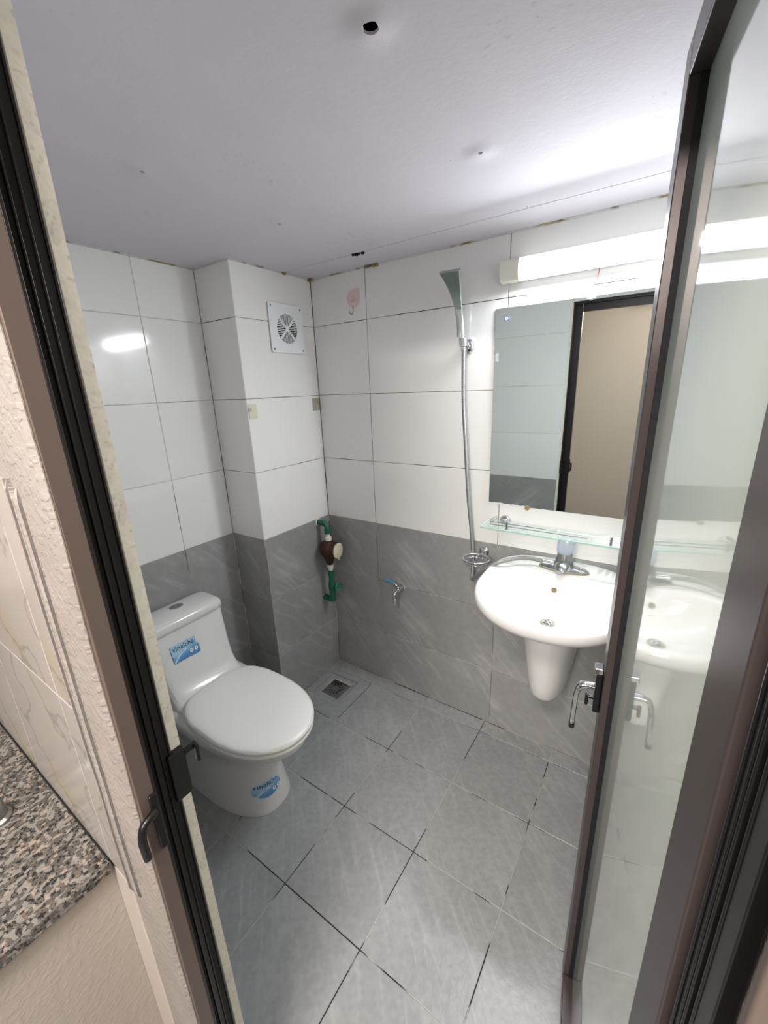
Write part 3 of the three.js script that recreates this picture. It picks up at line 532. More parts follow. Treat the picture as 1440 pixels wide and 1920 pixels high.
// ───────────────────────── washbasin and tap ─────────────────────────
{
  const s = tag(group('washbasin', scene), 'white oval ceramic washbasin on a half pedestal fixed to the grey wall', 'washbasin');
  const cx = 1.16, N = 96;
  const ring = (y, az, zf, zb, nf = 2.2, nb = 3, zc = 0.235, half = az, tilt = 0) => Array.from({ length: N }, (_, i) => {
    const t = i / N * Math.PI * 2, c = Math.cos(t), q = Math.sin(t), n = q > 0 ? nf : nb;
    const z = zc + (q > 0 ? zf : zb) * Math.sign(q) * Math.abs(q) ** (2 / n);
    return V(cx + half * Math.sign(c) * Math.abs(c) ** (2 / n), y - tilt * (z - 0.0), Math.max(0.0015, z));
  });
  const T = 0.05;
  const rings = [
    ring(0.742, 0.09, 0.08, 0.12, 2, 3), ring(0.752, 0.13, 0.12, 0.19, 2, 3), ring(0.785, 0.185, 0.18, 0.225, 2.1, 3.2), ring(0.812, 0.213, 0.21, 0.234, 2.2, 3.2), ring(0.824, 0.226, 0.224, 0.234, 2.2, 3.2, 0.235, 0.226, T),
    ring(0.833, 0.234, 0.233, 0.235, 2.2, 3.2, 0.235, 0.234, T), ring(0.845, 0.24, 0.24, 0.236, 2.2, 3.2, 0.235, 0.24, T), ring(0.858, 0.241, 0.241, 0.236, 2.2, 3.2, 0.235, 0.241, T), ring(0.868, 0.238, 0.238, 0.235, 2.2, 3.2, 0.235, 0.238, T), ring(0.8745, 0.231, 0.231, 0.232, 2.2, 3.2, 0.235, 0.231, T), ring(0.8765, 0.22, 0.22, 0.227, 2.2, 3.2, 0.235, 0.22, T),
    ring(0.876, 0.216, 0.176, 0.155, 2.2, 2.4, 0.28, 0.216, T), ring(0.873, 0.210, 0.169, 0.147, 2.2, 2.4, 0.28, 0.21, T), ring(0.864, 0.203, 0.161, 0.137, 2.2, 2.4, 0.28, 0.203, T), ring(0.848, 0.193, 0.152, 0.127, 2.2, 2.3, 0.28, 0.193, T), ring(0.822, 0.174, 0.136, 0.115, 2.1, 2.2, 0.279, 0.174, T), ring(0.798, 0.147, 0.114, 0.1, 2, 2.1, 0.276), ring(0.776, 0.112, 0.087, 0.082, 2, 2, 0.273), ring(0.763, 0.074, 0.06, 0.06, 2, 2, 0.27), ring(0.756, 0.036, 0.032, 0.032, 2, 2, 0.268), ring(0.755, 0.024, 0.024, 0.024, 2, 2, 0.268),
  ];
  for (const r of rings) r.reverse();
  const bowl = mesh('bowl', loft(rings, 1.2), M.ceramic, s);
  const ped = (y, half, zf) => Array.from({ length: 64 }, (_, i) => { const t = -i / 64 * Math.PI * 2, c = Math.cos(t), q = Math.sin(t), n = q > 0 ? 2.3 : 8; return V(cx - 0.008 + half * Math.sign(c) * Math.abs(c) ** (2 / n), y, 0.1 + (q > 0 ? zf - 0.1 : 0.0985) * Math.sign(q) * Math.abs(q) ** (2 / n)); });
  mesh('half_pedestal', loft([ped(0.392, 0.028, 0.16), ped(0.394, 0.042, 0.192), ped(0.402, 0.055, 0.212), ped(0.418, 0.062, 0.222), ped(0.46, 0.069, 0.23), ped(0.56, 0.083, 0.242), ped(0.66, 0.097, 0.256), ped(0.735, 0.107, 0.266), ped(0.752, 0.108, 0.266)], 1.0), M.ceramic, s);
  // overflow: a ring set in the back slope of the bowl, found by casting a ray at it
  const hit = (o, d, m) => { m.updateWorldMatrix(true, true); const r = new THREE.Raycaster(V(...o), V(...d).normalize()); return r.intersectObject(m, false)[0]; };
  const o = hit([1.155, 0.83, 0.3], [0, -0.05, -1], bowl);
  const on = V(0, 0.35, 0.94).normalize(), op = o ? o.point : V(1.155, 0.82, 0.14);
  mesh('overflow_ring', turned([[0.0075, -0.002], [0.0112, -0.002], [0.0112, 0.0012], [0.0085, 0.002], [0.0075, 0.0005]], op.toArray(), on.toArray()), std({ color: 0xb7b3a2, metalness: 0.7, roughness: 0.4 }), s);
  mesh('overflow_hole', turned([[0, -0.001], [0.0078, -0.001], [0.0078, 0.0004], [0, 0.0004]], op.toArray(), on.toArray()), std({ color: 0x77735c, roughness: 0.8 }), s);
  const word = canvasTexture(256, 64, (c, w, h) => { c.fillStyle = '#f0f0ed'; c.fillRect(0, 0, w, h); c.fillStyle = '#55585c'; c.font = 'italic bold 44px sans-serif'; c.textAlign = 'center'; c.textBaseline = 'middle'; c.fillText('Vinaloha', w / 2, h / 2); });
  s.userData.word = undefined; delete s.userData.word;
  mesh('maker_mark', patch(bowl, [1.155, 0.803, 0.3], [0, -0.05, -1], [0, 1, 0], rectOutline(0.016, 0.0042), 0.0004), std({ map: word, roughness: 0.2 }), s);
  mesh('drain_flange', turned([[0.013, -0.004], [0.0235, -0.001], [0.0235, 0.0015], [0.02, 0.003], [0.0145, 0.002], [0.013, 0]], [1.163, 0.7555, 0.268], [0, 1, 0]), std({ color: 0xb9b5a8, metalness: 0.9, roughness: 0.3 }), s);
  mesh('drain_plug', turned([[0.004, -0.004], [0.0135, 0], [0.0138, 0.003], [0.010, 0.007], [0, 0.009]], [1.163, 0.7555, 0.268], [0.12, 1, 0.1]), M.chrome, s);
}
{
  const f = tag(group('basin_tap', scene), 'worn chrome basin tap with clear bluish knob on the back of the washbasin', 'tap');
  const worn = std({ color: 0xa9acab, metalness: 1, roughness: 0.22 }), X = 1.166, Z = 0.085, Y = 0.873;
  mesh('base_plate', loft([[0.0, 0.082, 0.029], [0.006, 0.081, 0.028], [0.012, 0.072, 0.023], [0.016, 0.045, 0.019]].map(([y, a, b]) => Array.from({ length: 48 }, (_, i) => { const t = -i / 48 * 6.2832; return V(X + a * Math.cos(t), Y + y, Z + b * Math.sign(Math.sin(t)) * Math.abs(Math.sin(t)) ** 0.9); })), 0.5), worn, f);
  mesh('gasket', loft([[-0.002, 0.084, 0.031], [0.001, 0.084, 0.031]].map(([y, a, b]) => Array.from({ length: 48 }, (_, i) => { const t = -i / 48 * 6.2832; return V(X + a * Math.cos(t), Y + y, Z + b * Math.sin(t)); })), 0.5), std({ color: 0xa08f6a, roughness: 0.8 }), f);
  mesh('body', loft([oval(X, Y + 0.008, Z + 0.004, 0.036, 0.036, 0.024, 2.6), oval(X, Y + 0.025, Z + 0.006, 0.031, 0.031, 0.026, 2.4), oval(X, Y + 0.045, Z + 0.004, 0.027, 0.027, 0.024, 2.2), oval(X, Y + 0.062, Z, 0.025, 0.025, 0.023)], 0.8), worn, f);
  mesh('spout', loft([[0.0, 0.022, 0.023, 0.016], [0.02, 0.021, 0.0215, 0.0145], [0.038, 0.017, 0.0195, 0.012], [0.05, 0.011, 0.0165, 0.009], [0.054, 0.008, 0.012, 0.006]].map(([z, y, a, b]) => Array.from({ length: 24 }, (_, i) => { const t = i / 24 * 6.2832; return V(X + a * Math.cos(t), Y + y + 0.006 + b * Math.sin(t), Z + 0.006 + z); })), 0.9), worn, f);
  mesh('knob', loft([oval(X, Y + 0.06, Z, 0.022, 0.022, 0.021, 2.2), oval(X, Y + 0.07, Z + 0.001, 0.027, 0.027, 0.025, 2.6), oval(X, Y + 0.096, Z - 0.002, 0.028, 0.028, 0.025, 2.8), oval(X, Y + 0.112, Z - 0.004, 0.025, 0.025, 0.021, 2.6), oval(X, Y + 0.117, Z - 0.005, 0.015, 0.015, 0.013, 2.2)], 0.5), M.knob, f);
  mesh('outlet_nut', rod([X - 0.07, Y + 0.022, Z + 0.012], [X - 0.03, Y + 0.018, Z + 0.004], 0.0095, 8), M.chrome, f);
  mesh('index_button', ball(0.005, X + 0.055, Y + 0.015, Z, 1, 0.8, 1), M.chrome, f);
}

// curved stickers and prints: a fan of rings dropped on to a surface along `dir`
function rectOutline(hw, hh, r = 0.0008, tab = null) {
  const pts = []; const c = (x, y, a0) => { for (let i = 0; i <= 5; i++) { const a = a0 + i / 5 * Math.PI / 2; pts.push([x + r * Math.cos(a), y + r * Math.sin(a)]); } };
  c(hw - r, hh - r, 0); c(-hw + r, hh - r, Math.PI / 2); c(-hw + r, -hh + r, Math.PI);
  if (tab) { pts.push(...tab); } else c(hw - r, -hh + r, -Math.PI / 2);
  return pts;
}
function patch(target, o, dir, up, outline, lift, K = 7) {
  target.updateWorldMatrix(true, true);
  const d = V(...dir).normalize(), r = d.clone().cross(V(...up)).normalize(), u = r.clone().cross(d).normalize(), ray = new THREE.Raycaster();
  const fine = []; outline.forEach((p, i) => { const q = outline[(i + 1) % outline.length], n = Math.max(1, Math.ceil(Math.hypot(q[0] - p[0], q[1] - p[1]) / 0.006)); for (let k = 0; k < n; k++) fine.push([p[0] + (q[0] - p[0]) * k / n, p[1] + (q[1] - p[1]) * k / n]); });
  const n = fine.length, hw = Math.max(...outline.map((p) => Math.abs(p[0]))), hh = Math.max(...outline.map((p) => Math.abs(p[1]))), pos = [], uv = [], idx = [];
  for (let k = 0; k <= K; k++) for (const [a, b] of fine) {
    const f = k / K, s = V(...o).addScaledVector(r, a * f).addScaledVector(u, b * f); ray.set(s, d);
    const h = ray.intersectObject(target, false)[0], p = h ? h.point.addScaledVector(d, -lift) : s.addScaledVector(d, 0.1);
    pos.push(p.x, p.y, p.z); uv.push(0.5 + a * f / hw / 2, 0.5 + b * f / hh / 2);
  }
  for (let k = 0; k < K; k++) for (let i = 0; i < n; i++) { const a = k * n + i, b = k * n + (i + 1) % n; idx.push(a, a + n, b, b, a + n, b + n); }
  const g = new THREE.BufferGeometry(); g.setAttribute('position', new THREE.Float32BufferAttribute(pos, 3)); g.setAttribute('uv', new THREE.Float32BufferAttribute(uv, 2)); g.setIndex(idx); g.computeVertexNormals(); return g;
}

// ───────────────────────── toilet ─────────────────────────
{
  const t = tag(group('toilet', scene), 'white one-piece toilet with closed lid beside the pillar', 'toilet'), Z = 0.797, B = -0.206;
  const R = (y, front, half, nf, nb = 5, back = B) => { const c = (front + back) / 2 - 0.02; return oval(c, y, Z, front - c, c - back, half, nf, nb); };
  const bowlRings = [
    R(0.001, 0.366, 0.138, 2.5), R(0.02, 0.364, 0.135, 2.5), R(0.08, 0.352, 0.127, 2.4), R(0.15, 0.345, 0.120, 2.3), R(0.20, 0.352, 0.122, 2.2), R(0.24, 0.375, 0.130, 2.1), R(0.275, 0.415, 0.145, 2.0), R(0.305, 0.462, 0.160, 2.0), R(0.33, 0.495, 0.169, 2.0), R(0.352, 0.512, 0.174, 2.0), R(0.372, 0.517, 0.175, 2.0), R(0.382, 0.513, 0.172, 2.0), R(0.386, 0.50, 0.165, 2.0),
  ];
  const body = loft(bowlRings, 1.1);
  const tankRing = (y, front, half) => oval(-0.1, y, Z, front + 0.1, 0.106, half, 9, 9);
  const tank = loft([tankRing(0.3, 0.13, 0.150), tankRing(0.375, 0.115, 0.150), tankRing(0.388, 0.085, 0.149), tankRing(0.397, 0.06, 0.148), tankRing(0.41, 0.036, 0.146), tankRing(0.43, 0.015, 0.145), tankRing(0.46, -0.004, 0.145), tankRing(0.52, -0.025, 0.148), tankRing(0.6, -0.045, 0.152), tankRing(0.652, -0.055, 0.155)], 1.1);
  const body_m = mesh('body', [body, tank], M.ceramic, t);
  const lidRing = (y, k, dx = 0) => oval(-0.128, y, Z, 0.082 - k, 0.079 - k, 0.163 - k, 7, 7);
  mesh('tank_lid', loft([lidRing(0.6545, 0.003), lidRing(0.658, 0), lidRing(0.682, 0.001), lidRing(0.690, 0.006), lidRing(0.695, 0.016), lidRing(0.6985, 0.034), lidRing(0.7005, 0.06)], 0.9), M.ceramic, t);
  const btn = group('flush_button', t);
  mesh('collar', turned([[0.017, 0], [0.0215, 0], [0.0215, 0.003], [0.019, 0.0045], [0.017, 0.003]], [-0.136, 0.6995, Z - 0.008], [0, 1, 0]).translate(0.136, 0, -Z + 0.008).scale(1, 1, 1.25).translate(-0.136, 0, Z - 0.008), M.chrome, btn);
  for (const s of [-1, 1]) { const g = new THREE.CylinderGeometry(0.0168, 0.0168, 0.004, 24, 1, false, s > 0 ? -Math.PI / 2 : Math.PI / 2, Math.PI); mesh('half_button', g.scale(1, 1, 1.25).translate(-0.136, 0.702, Z - 0.008 + s * 0.0008), M.satin, btn); }
  const seatRing = (y, k, n = 2.1) => oval(0.27, y, Z, 0.262 - k, 0.235 - k, 0.177 - k, n, 3.4, 96);
  mesh('seat', loft([seatRing(0.3855, 0.006), seatRing(0.388, 0.002), seatRing(0.398, 0.001), seatRing(0.401, 0.004)], 0.9), M.seat, t);
  mesh('lid', loft([seatRing(0.4025, 0.003), seatRing(0.4045, 0), seatRing(0.414, -0.001), seatRing(0.4185, 0.002), seatRing(0.4225, 0.008), seatRing(0.4255, 0.018), seatRing(0.4275, 0.04), seatRing(0.429, 0.08), seatRing(0.4298, 0.13)], 1.2), M.seat, t);
  for (const s of [-1, 1]) mesh('hinge', rod([0.044, 0.405, Z + s * 0.06], [0.044, 0.405, Z + s * 0.1], 0.009), M.seat, t);
  const art = (oval2) => canvasTexture(384, 256, (c, w, h) => {
    const g = c.createLinearGradient(0, 0, w * 0.2, h); g.addColorStop(0, '#a9cbe2'); g.addColorStop(0.55, '#a3c9e2'); g.addColorStop(1, '#5a8fc0'); c.fillStyle = g; c.fillRect(0, 0, w, h);
    c.fillStyle = 'rgba(80,135,190,0.4)'; c.beginPath(); c.moveTo(0, h * 0.55); c.bezierCurveTo(w * 0.3, h * 0.9, w * 0.6, h * 0.4, w, h * 0.75); c.lineTo(w, h); c.lineTo(0, h); c.fill();
    c.strokeStyle = 'rgba(240,248,255,0.85)'; c.lineWidth = 9; for (const k of [0, 16, 34]) { c.beginPath(); c.moveTo(0.03 * w, 0.95 * h - k * 0.3); c.bezierCurveTo(w * 0.22, h * 0.75 - k, w * 0.3, h * 0.52 - k, w * 0.55, h * 0.48 - k * 0.4); c.stroke(); c.lineWidth = 4; }
    c.fillStyle = '#35506c'; c.font = 'bold 84px sans-serif'; c.textBaseline = 'middle'; c.textAlign = 'center'; c.fillText('Vinaloha', w * 0.47, h * 0.24, w * 0.8);
    c.lineWidth = 5; c.strokeStyle = '#35506c'; c.beginPath(); c.moveTo(w * 0.36, h * 0.55); c.quadraticCurveTo(w * 0.40, h * 0.47, w * 0.46, h * 0.45); c.stroke();
    for (const [x, col] of [[0.7, '#b3543e'], [0.875, '#5b5f6b']]) { c.fillStyle = '#f3f5f6'; c.beginPath(); c.arc(w * x, h * 0.7, 25, 0, 7); c.fill(); c.fillStyle = col; if (col[1] === 'b') { c.beginPath(); c.arc(w * x, h * 0.7, 11, 0, 7); c.fill(); } else { c.font = 'bold 34px sans-serif'; c.fillText('9', w * x, h * 0.71); } }
    if (oval2) { c.strokeStyle = '#cfe2ee'; c.lineWidth = 10; c.beginPath(); c.ellipse(w / 2, h / 2, w / 2 - 6, h / 2 - 6, 0, 0, 7); c.stroke(); }
    else { c.strokeStyle = '#33495f'; c.lineWidth = 7; c.beginPath(); c.moveTo(4, 4); c.lineTo(w * 0.93, 4); c.lineTo(w * 0.93, h * 0.3); c.moveTo(4, 4); c.lineTo(4, h); c.stroke(); }
  });
  const tab = [[0.046 - 0.03, -0.031], [0.020, -0.0355], [0.052, -0.0355], [0.055, -0.033], [0.055, 0.0], [0.052, 0.0025], [0.047, 0.0025]];
  mesh('tank_sticker', patch(body_m, [0.3, 0.566, 0.836], [-1, 0, 0], [0, 1, 0], [[0.047, 0.031], [0.045, 0.0335], [-0.053, 0.0335], [-0.055, 0.031], [-0.055, -0.031], [-0.053, -0.0335], [0.012, -0.0335], [0.016, -0.0355], ...tab.slice(2)], 0.0006), std({ map: art(false), roughness: 0.3 }), t);
  mesh('base_sticker', patch(body_m, [0.6, 0.098, 0.852], [-1, 0, -0.1], [0, 1, 0], Array.from({ length: 28 }, (_, i) => { const a = i / 28 * 6.2832; return [0.056 * Math.sign(Math.cos(a)) * Math.abs(Math.cos(a)) ** 0.85, 0.036 * Math.sin(a)]; }), 0.0006), std({ map: art(true), roughness: 0.3 }), t);
}

// ───────────────────────── fittings on the walls and floor ─────────────────────────
{ // exhaust vent: plate with real slots cut through
  const v = tag(group('exhaust_vent', scene), 'square white exhaust vent cover with round slotted grille and four screws', 'vent');
  const S = 0.0955, cz = 0.173, cy = 1.763, s = new THREE.Shape(), r = 0.01;
  s.moveTo(-S + r, -S); s.lineTo(S - r, -S); s.quadraticCurveTo(S, -S, S, -S + r); s.lineTo(S, S - r); s.quadraticCurveTo(S, S, S - r, S); s.lineTo(-S + r, S); s.quadraticCurveTo(-S, S, -S, S - r); s.lineTo(-S, -S + r); s.quadraticCurveTo(-S, -S, -S + r, -S);
  const GR = 0.058, slot = (a, b, horizontal) => { const p = new THREE.Path(), h = 0.0025, pts = [[a, -h], [b, -h], [b, h], [a, h]]; return pts; };
  const sub = (pts, off, sideways) => { const p = new THREE.Path(pts.map(([a, b]) => (sideways ? new THREE.Vector2(b + off, a) : new THREE.Vector2(a, b + off)))); s.holes.push(p); };
  for (let k = -6; k <= 6; k++) { // left and right quadrants: horizontal slots; top and bottom: vertical ones
    const o = k * 0.0068, in0 = Math.max(Math.abs(o) + 0.006, 0.009), out = Math.sqrt(GR * GR - o * o); if (out - in0 < 0.004) continue;
    for (const sg of [1, -1]) { sub(slot(Math.min(sg * in0, sg * out), Math.max(sg * in0, sg * out)), o, false); sub(slot(Math.min(sg * in0, sg * out), Math.max(sg * in0, sg * out)), o, true); }
  }
  const turn = (g) => g.rotateY(Math.PI / 2).translate(0.0008, cy, cz);
  mesh('plate', turn(new THREE.ExtrudeGeometry(s, { depth: 0.0014, bevelEnabled: true, bevelSize: 0.0005, bevelThickness: 0.0005, bevelSegments: 1, curveSegments: 6 }).translate(0, 0, 0.0062)), M.whitePlastic, v);
  mesh('rim', turn(box(2 * S - 0.003, 2 * S - 0.003, 0.004, 0, 0, 0.0024, 0.0015)), M.whitePlastic, v);
  mesh('duct', turn(new THREE.CylinderGeometry(0.061, 0.061, 0.0008, 32).rotateX(Math.PI / 2).translate(0, 0, 0.005)), M.void, v);
  for (const a of [-1, 1]) for (const b of [-1, 1]) mesh('screw', turned([[0.0042, 0], [0.0042, 0.001], [0.002, 0.0018], [0, 0.0018]], [0.0088, cy + a * 0.083, cz + b * 0.083], [1, 0, 0], 14), (a + b) ? M.satin : std({ color: 0x666a6a, metalness: 0.6, roughness: 0.4 }), v);
}
{ // pink stick-on hook
  const h = tag(group('adhesive_hook', scene), 'pale pink drop-shaped adhesive hook near the ceiling corner', 'hook');
  const s = new THREE.Shape(); s.moveTo(-0.003, -0.033); s.bezierCurveTo(-0.026, -0.030, -0.036, -0.012, -0.033, 0.010); s.bezierCurveTo(-0.030, 0.028, -0.010, 0.032, 0.008, 0.034); s.bezierCurveTo(0.018, 0.036, 0.028, 0.036, 0.031, 0.033); s.bezierCurveTo(0.033, 0.02, 0.034, 0.006, 0.031, -0.008); s.bezierCurveTo(0.026, -0.026, 0.012, -0.034, -0.003, -0.033);
  const g = new THREE.ExtrudeGeometry(s, { depth: 0.0012, bevelEnabled: false, curveSegments: 14 });
  const p = g.attributes.position, uv = g.attributes.uv; for (let i = 0; i < p.count; i++) uv.setXY(i, (p.getX(i) + 0.036) / 0.072, (p.getY(i) + 0.036) / 0.072);
  const print = canvasTexture(256, 256, (c) => { c.fillStyle = '#dfc6c3'; c.fillRect(0, 0, 256, 256); c.strokeStyle = '#6d5f62'; c.lineWidth = 5; c.beginPath(); c.moveTo(104, 104); c.lineTo(108, 110); c.moveTo(146, 104); c.lineTo(142, 110); c.stroke(); c.beginPath(); c.arc(125, 118, 10, 0.2, 2.9); c.stroke(); c.setLineDash([9, 4, 16, 5]); c.beginPath(); c.moveTo(74, 150); c.lineTo(178, 148); c.moveTo(90, 166); c.lineTo(165, 165); c.stroke(); });
  mesh('sticker', g.translate(0.237, 1.872, 0.0008), std({ map: print, roughness: 0.35 }), h);
  mesh('wire_hook', tube([[0.234, 1.842, 0.003], [0.234, 1.826, 0.004], [0.234, 1.816, 0.007], [0.231, 1.811, 0.012], [0.226, 1.815, 0.015], [0.222, 1.826, 0.015]], 0.0013, 32, 6), std({ color: 0x5a5552, metalness: 0.8, roughness: 0.4 }), h);
}
{ // clear square hook in the corner and the yellowed pad on the pillar
  const clear = phys({ color: 0xd6d0c4, roughness: 0.3, transmission: 0.4, thickness: 0 });
  const a = tag(group('clear_hook', scene), 'clear plastic square adhesive hook in the corner below the exhaust vent', 'hook');
  mesh('pad', box(0.0016, 0.056, 0.046, 0.0016, 1.446, 0.028, 0.0007), clear, a);
  mesh('frame', [box(0.003, 0.050, 0.003, 0.0035, 1.446, 0.010, 0.001), box(0.003, 0.050, 0.003, 0.0035, 1.446, 0.047, 0.001), box(0.003, 0.003, 0.038, 0.0035, 1.471, 0.0285, 0.001), box(0.003, 0.003, 0.038, 0.0035, 1.421, 0.0285, 0.001)], std({ color: 0xb9b3a8, roughness: 0.4 }), a);
  mesh('hook', [tube([[0.003, 1.455, 0.02], [0.006, 1.463, 0.02], [0.006, 1.466, 0.028], [0.006, 1.463, 0.036], [0.003, 1.455, 0.037]], 0.0022, 24, 6), box(0.008, 0.02, 0.014, 0.006, 1.436, 0.028, 0.002)], std({ color: 0xc3beb3, roughness: 0.3 }), a);
  const b = tag(group('adhesive_pad', scene), 'yellowed clear adhesive pad left on the pillar edge', 'adhesive pad');
  mesh('pad', box(0.0014, 0.058, 0.040, 0.0015, 1.437, 0.402, 0.0006), std({ color: 0xd9d6c0, roughness: 0.35 }), b);
  mesh('stud', turned([[0.008, 0], [0.008, 0.003], [0.005, 0.004], [0, 0.004]], [0.002, 1.444, 0.417], [1, 0, 0], 20), clear, b);
}
{ // water meter in green pipe
  const w = tag(group('water_meter', scene), 'bronze water meter with cream lid between green pipes in the corner', 'water meter'), X = 0.061, Z = 0.084;
  const TY = 0.872, BY = 0.452;
  mesh('flange', [box(0.003, 0.04, 0.03, 0.0025, TY + 0.006, Z + 0.004, 0.001)], M.creamPlastic, w);
  mesh('flange', [turned([[0.016, 0], [0.016, 0.002], [0.011, 0.004], [0, 0.004]], [0.001, BY, Z], [1, 0, 0])], M.creamPlastic, w);
  mesh('elbow', [tube([[0.002, TY, Z], [0.03, TY, Z], [0.046, TY - 0.002, Z], [0.054, TY - 0.010, Z], [X, TY - 0.026, Z], [X, TY - 0.036, Z]], 0.0125, 40, 18), turned([[0.0125, 0], [0.0165, 0.001], [0.0165, 0.024], [0.0125, 0.025]], [X, TY - 0.052, Z], [0, 1, 0]), turned([[0.0125, 0], [0.0155, 0.001], [0.0155, 0.02], [0.0125, 0.021]], [0.018, TY, Z], [1, 0, 0])], M.green, w);
  mesh('union', [turned([[0.010, 0], [0.010, 0.03], [0, 0.03]], [X, 0.795, Z], [0, 1, 0]), turned([[0.0, 0], [0.017, 0], [0.017, 0.018], [0.0145, 0.02], [0.0, 0.02]], [X, 0.784, Z], [0, 1, 0], 8)], M.creamPlastic, w);
  const body = turned([[0.012, -0.088], [0.0165, -0.082], [0.018, -0.07], [0.028, -0.045], [0.043, -0.022], [0.049, 0], [0.044, 0.02], [0.031, 0.036], [0.018, 0.046], [0.013, 0.048]], [X - 0.002, 0.738, Z], [0, 1, 0]);
  const drum = turned([[0, -0.022], [0.036, -0.02], [0.045, -0.006], [0.044, 0.010], [0.046, 0.012], [0.046, 0.017], [0.043, 0.019], [0.040, 0.05], [0.036, 0.052]], [X - 0.002, 0.735, Z], [1, 0, -0.12]);
  mesh('meter_body', [body, drum], M.brass, w);
  const lid = group('dial_lid', w);
  mesh('cap', turned([[0, 0], [0.038, 0], [0.040, 0.003], [0.040, 0.007], [0.036, 0.009], [0, 0.0095]], [X + 0.049, 0.735, Z - 0.006], [1, 0, -0.12]), std({ color: 0xd9d2b8, roughness: 0.5 }), lid);
  mesh('tab', [box(0.005, 0.012, 0.004, X + 0.055, 0.692, Z - 0.003, 0.001), box(0.005, 0.012, 0.004, X + 0.055, 0.692, Z - 0.011, 0.001)], std({ color: 0xd9d2b8, roughness: 0.5 }), lid);
  mesh('union', [turned([[0, 0], [0.0165, 0], [0.0165, 0.016], [0, 0.017]], [X, 0.636, Z], [0, 1, 0], 8), turned([[0, 0], [0.0115, 0], [0.0115, 0.02], [0, 0.02]], [X, 0.618, Z], [0, 1, 0])], M.creamPlastic, w);
  const v = group('valve', w);
  mesh('pipe', [turned([[0.0, 0], [0.013, 0], [0.0135, 0.03], [0.0165, 0.031], [0.0165, 0.06], [0, 0.061]], [X, 0.56, Z], [0, 1, 0]), turned([[0.013, 0], [0.017, 0.02], [0.0185, 0.04], [0.017, 0.055], [0.0135, 0.075]], [X, 0.49, Z], [0, 1, 0]), tube([[X, 0.5, Z], [X, 0.47, Z], [X - 0.002, 0.458, Z], [X - 0.012, BY, Z], [0.02, BY, Z], [0.002, BY, Z]], 0.0155, 40, 18), ball(0.0165, X, 0.455, Z, 1, 1, 1)], M.green, v);
  mesh('stem', rod([X, 0.532, Z], [X + 0.04, 0.532, Z - 0.004], 0.006), M.green, v);
  const wheel = Array.from({ length: 24 }, (_, i) => { const t = i / 24 * 6.2832, r = 0.022 + 0.0016 * Math.cos(t * 6); return [X + 0.042, 0.532 + r * Math.sin(t), Z - 0.004 + r * Math.cos(t)]; });
  mesh('hand_wheel', [tube(wheel, 0.0048, 90, 8, true), turned([[0, -0.003], [0.009, -0.003], [0.009, 0.004], [0, 0.005]], [X + 0.042, 0.532, Z - 0.004], [1, 0, 0]), ...[0, 1, 2, 3, 4].map((k) => { const a = k / 5 * 6.2832; return rod([X + 0.042, 0.532, Z - 0.004], [X + 0.042, 0.532 + 0.02 * Math.sin(a), Z - 0.004 + 0.02 * Math.cos(a)], 0.0035, 8); })], M.greenClear, v);
}
{ // bib tap
  const b = tag(group('bib_tap', scene), 'chrome wall tap with a blue lever on the grey wall', 'tap'), x = 0.445, y = 0.585;
  mesh('rosette', turned([[0.014, 0], [0.014, 0.003], [0.010, 0.006], [0.010, 0.02], [0.0, 0.02]], [x, y, 0.0005], [0, 0, 1]), M.chrome, b);
  mesh('body', [rod([x, y, 0.015], [x, y, 0.05], 0.0095), turned([[0.012, 0], [0.0125, 0.008], [0.009, 0.010]], [x, y, 0.02], [0, 0, 1], 6), tube([[x, y, 0.03], [x, y, 0.06], [x, y - 0.006, 0.072], [x, y - 0.022, 0.078], [x, y - 0.03, 0.078]], 0.0082, 30, 14), turned([[0.0085, 0], [0.0105, 0.001], [0.0105, 0.010], [0.0085, 0.011]], [x, y - 0.038, 0.078], [0, 1, 0]), turned([[0.006, 0], [0.0075, 0.012], [0.0075, 0.02], [0, 0.02]], [x, y - 0.056, 0.078], [0, 1, 0])], M.chrome, b);
  mesh('bonnet', [turned([[0.009, 0], [0.009, 0.010], [0.006, 0.014], [0, 0.015]], [x, y + 0.006, 0.042], [0, 1, 0], 8)], M.satin, b);
  mesh('lever', [tube([[x, y + 0.019, 0.042], [x - 0.012, y + 0.024, 0.044], [x - 0.024, y + 0.036, 0.047]], 0.0035, 20, 8)], M.chrome, b);
  const g = box(0.052, 0.0085, 0.013, 0, 0, 0, 0.003).rotateZ(-0.12).translate(x - 0.046, y + 0.040, 0.05);
  mesh('grip', g, M.blue, b);
}
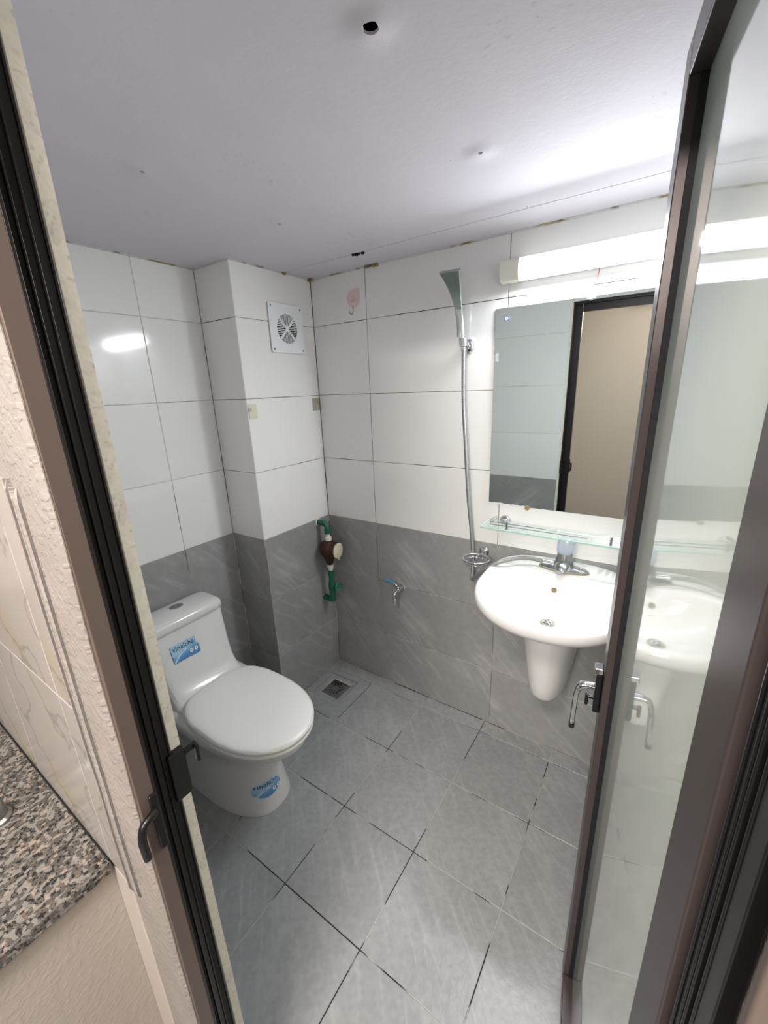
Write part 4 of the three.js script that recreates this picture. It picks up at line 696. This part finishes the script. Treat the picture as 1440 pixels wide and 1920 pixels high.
{ // floor drain: sunk mitred border pieces and a slotted cover
  const d = tag(group('floor_drain', scene), 'square metal floor drain with curved slots in the grey floor corner', 'drain');
  const cx = (D.x0 + D.x1) / 2, cz = (D.z0 + D.z1) / 2, O = 0.0838, I = 0.058;
  for (let k = 0; k < 4; k++) {
    const s = new THREE.Shape([[-O, O - 0.0006], [O, O - 0.0006], [I, I], [-I, I]].map(([a, b]) => new THREE.Vector2(a * 0.992, b)));
    const g = planeUV(new THREE.ExtrudeGeometry(s, { depth: 0.02, bevelEnabled: false }).rotateX(-Math.PI / 2));
    const p = g.attributes.position; for (let i = 0; i < p.count; i++) { const r = (Math.max(Math.abs(p.getX(i)), Math.abs(p.getZ(i))) - I) / (O - I); p.setY(i, p.getY(i) - 0.0215 - 0.005 * (1 - clamp(r))); }
    g.computeVertexNormals();
    mesh('border_piece', g.rotateY(k * Math.PI / 2).translate(cx, 0, cz), M.floor[k % 3], d);
  }
  const hs = 0.0565, s = new THREE.Shape([[-hs, -hs], [hs, -hs], [hs, hs], [-hs, hs]].map(([a, b]) => new THREE.Vector2(a, b)));
  for (let k = 0; k < 12; k++) {
    const a = k / 12 * 6.2832, pts = []; const P = (r, da) => [r * Math.cos(a + da), r * Math.sin(a + da)];
    for (let i = 0; i <= 5; i++) { const q = i / 5; pts.push(P(0.017 + 0.021 * q, 0.02 + 0.32 * q)); }
    for (let i = 5; i >= 0; i--) { const q = i / 5; pts.push(P(0.017 + 0.021 * q, 0.22 + 0.02 * q + 0.30 * q)); }
    s.holes.push(new THREE.Path(pts.map(([x, y]) => new THREE.Vector2(x, y))));
  }
  const dirty = std({ color: 0x8e908f, metalness: 0.35, roughness: 0.42, map: groutMap([0.8, 0.8, 0.8], [0.45, 0.43, 0.4], 0.5, 231) });
  mesh('cover', planeUV(new THREE.ExtrudeGeometry(s, { depth: 0.003, bevelEnabled: false }).rotateX(-Math.PI / 2).translate(cx, -0.0105, cz)), dirty, d);
  mesh('sump', boxTo([cx - hs, -0.045, cz - hs], [cx + hs, -0.03, cz + hs], 0.001), M.void, d);
  const lime = std({ color: 0xb9b2a6, roughness: 0.9 });
  const crust = (n, f) => Array.from({ length: n }, (_, i) => { const [x, z] = f(i / (n - 1)); return new THREE.IcosahedronGeometry(0.002 + 0.0018 * rnd(), 0).scale(1.4, 0.6, 1.4).translate(cx + x + (rnd() - 0.5) * 0.003, -0.0065, cz + z + (rnd() - 0.5) * 0.003); });
  mesh('limescale', [...crust(44, (t) => [-hs + 2 * hs * t, -hs]), ...crust(26, (t) => [-hs, -hs + 2 * hs * t])], lime, d);
}

renderer.render(scene, camera);
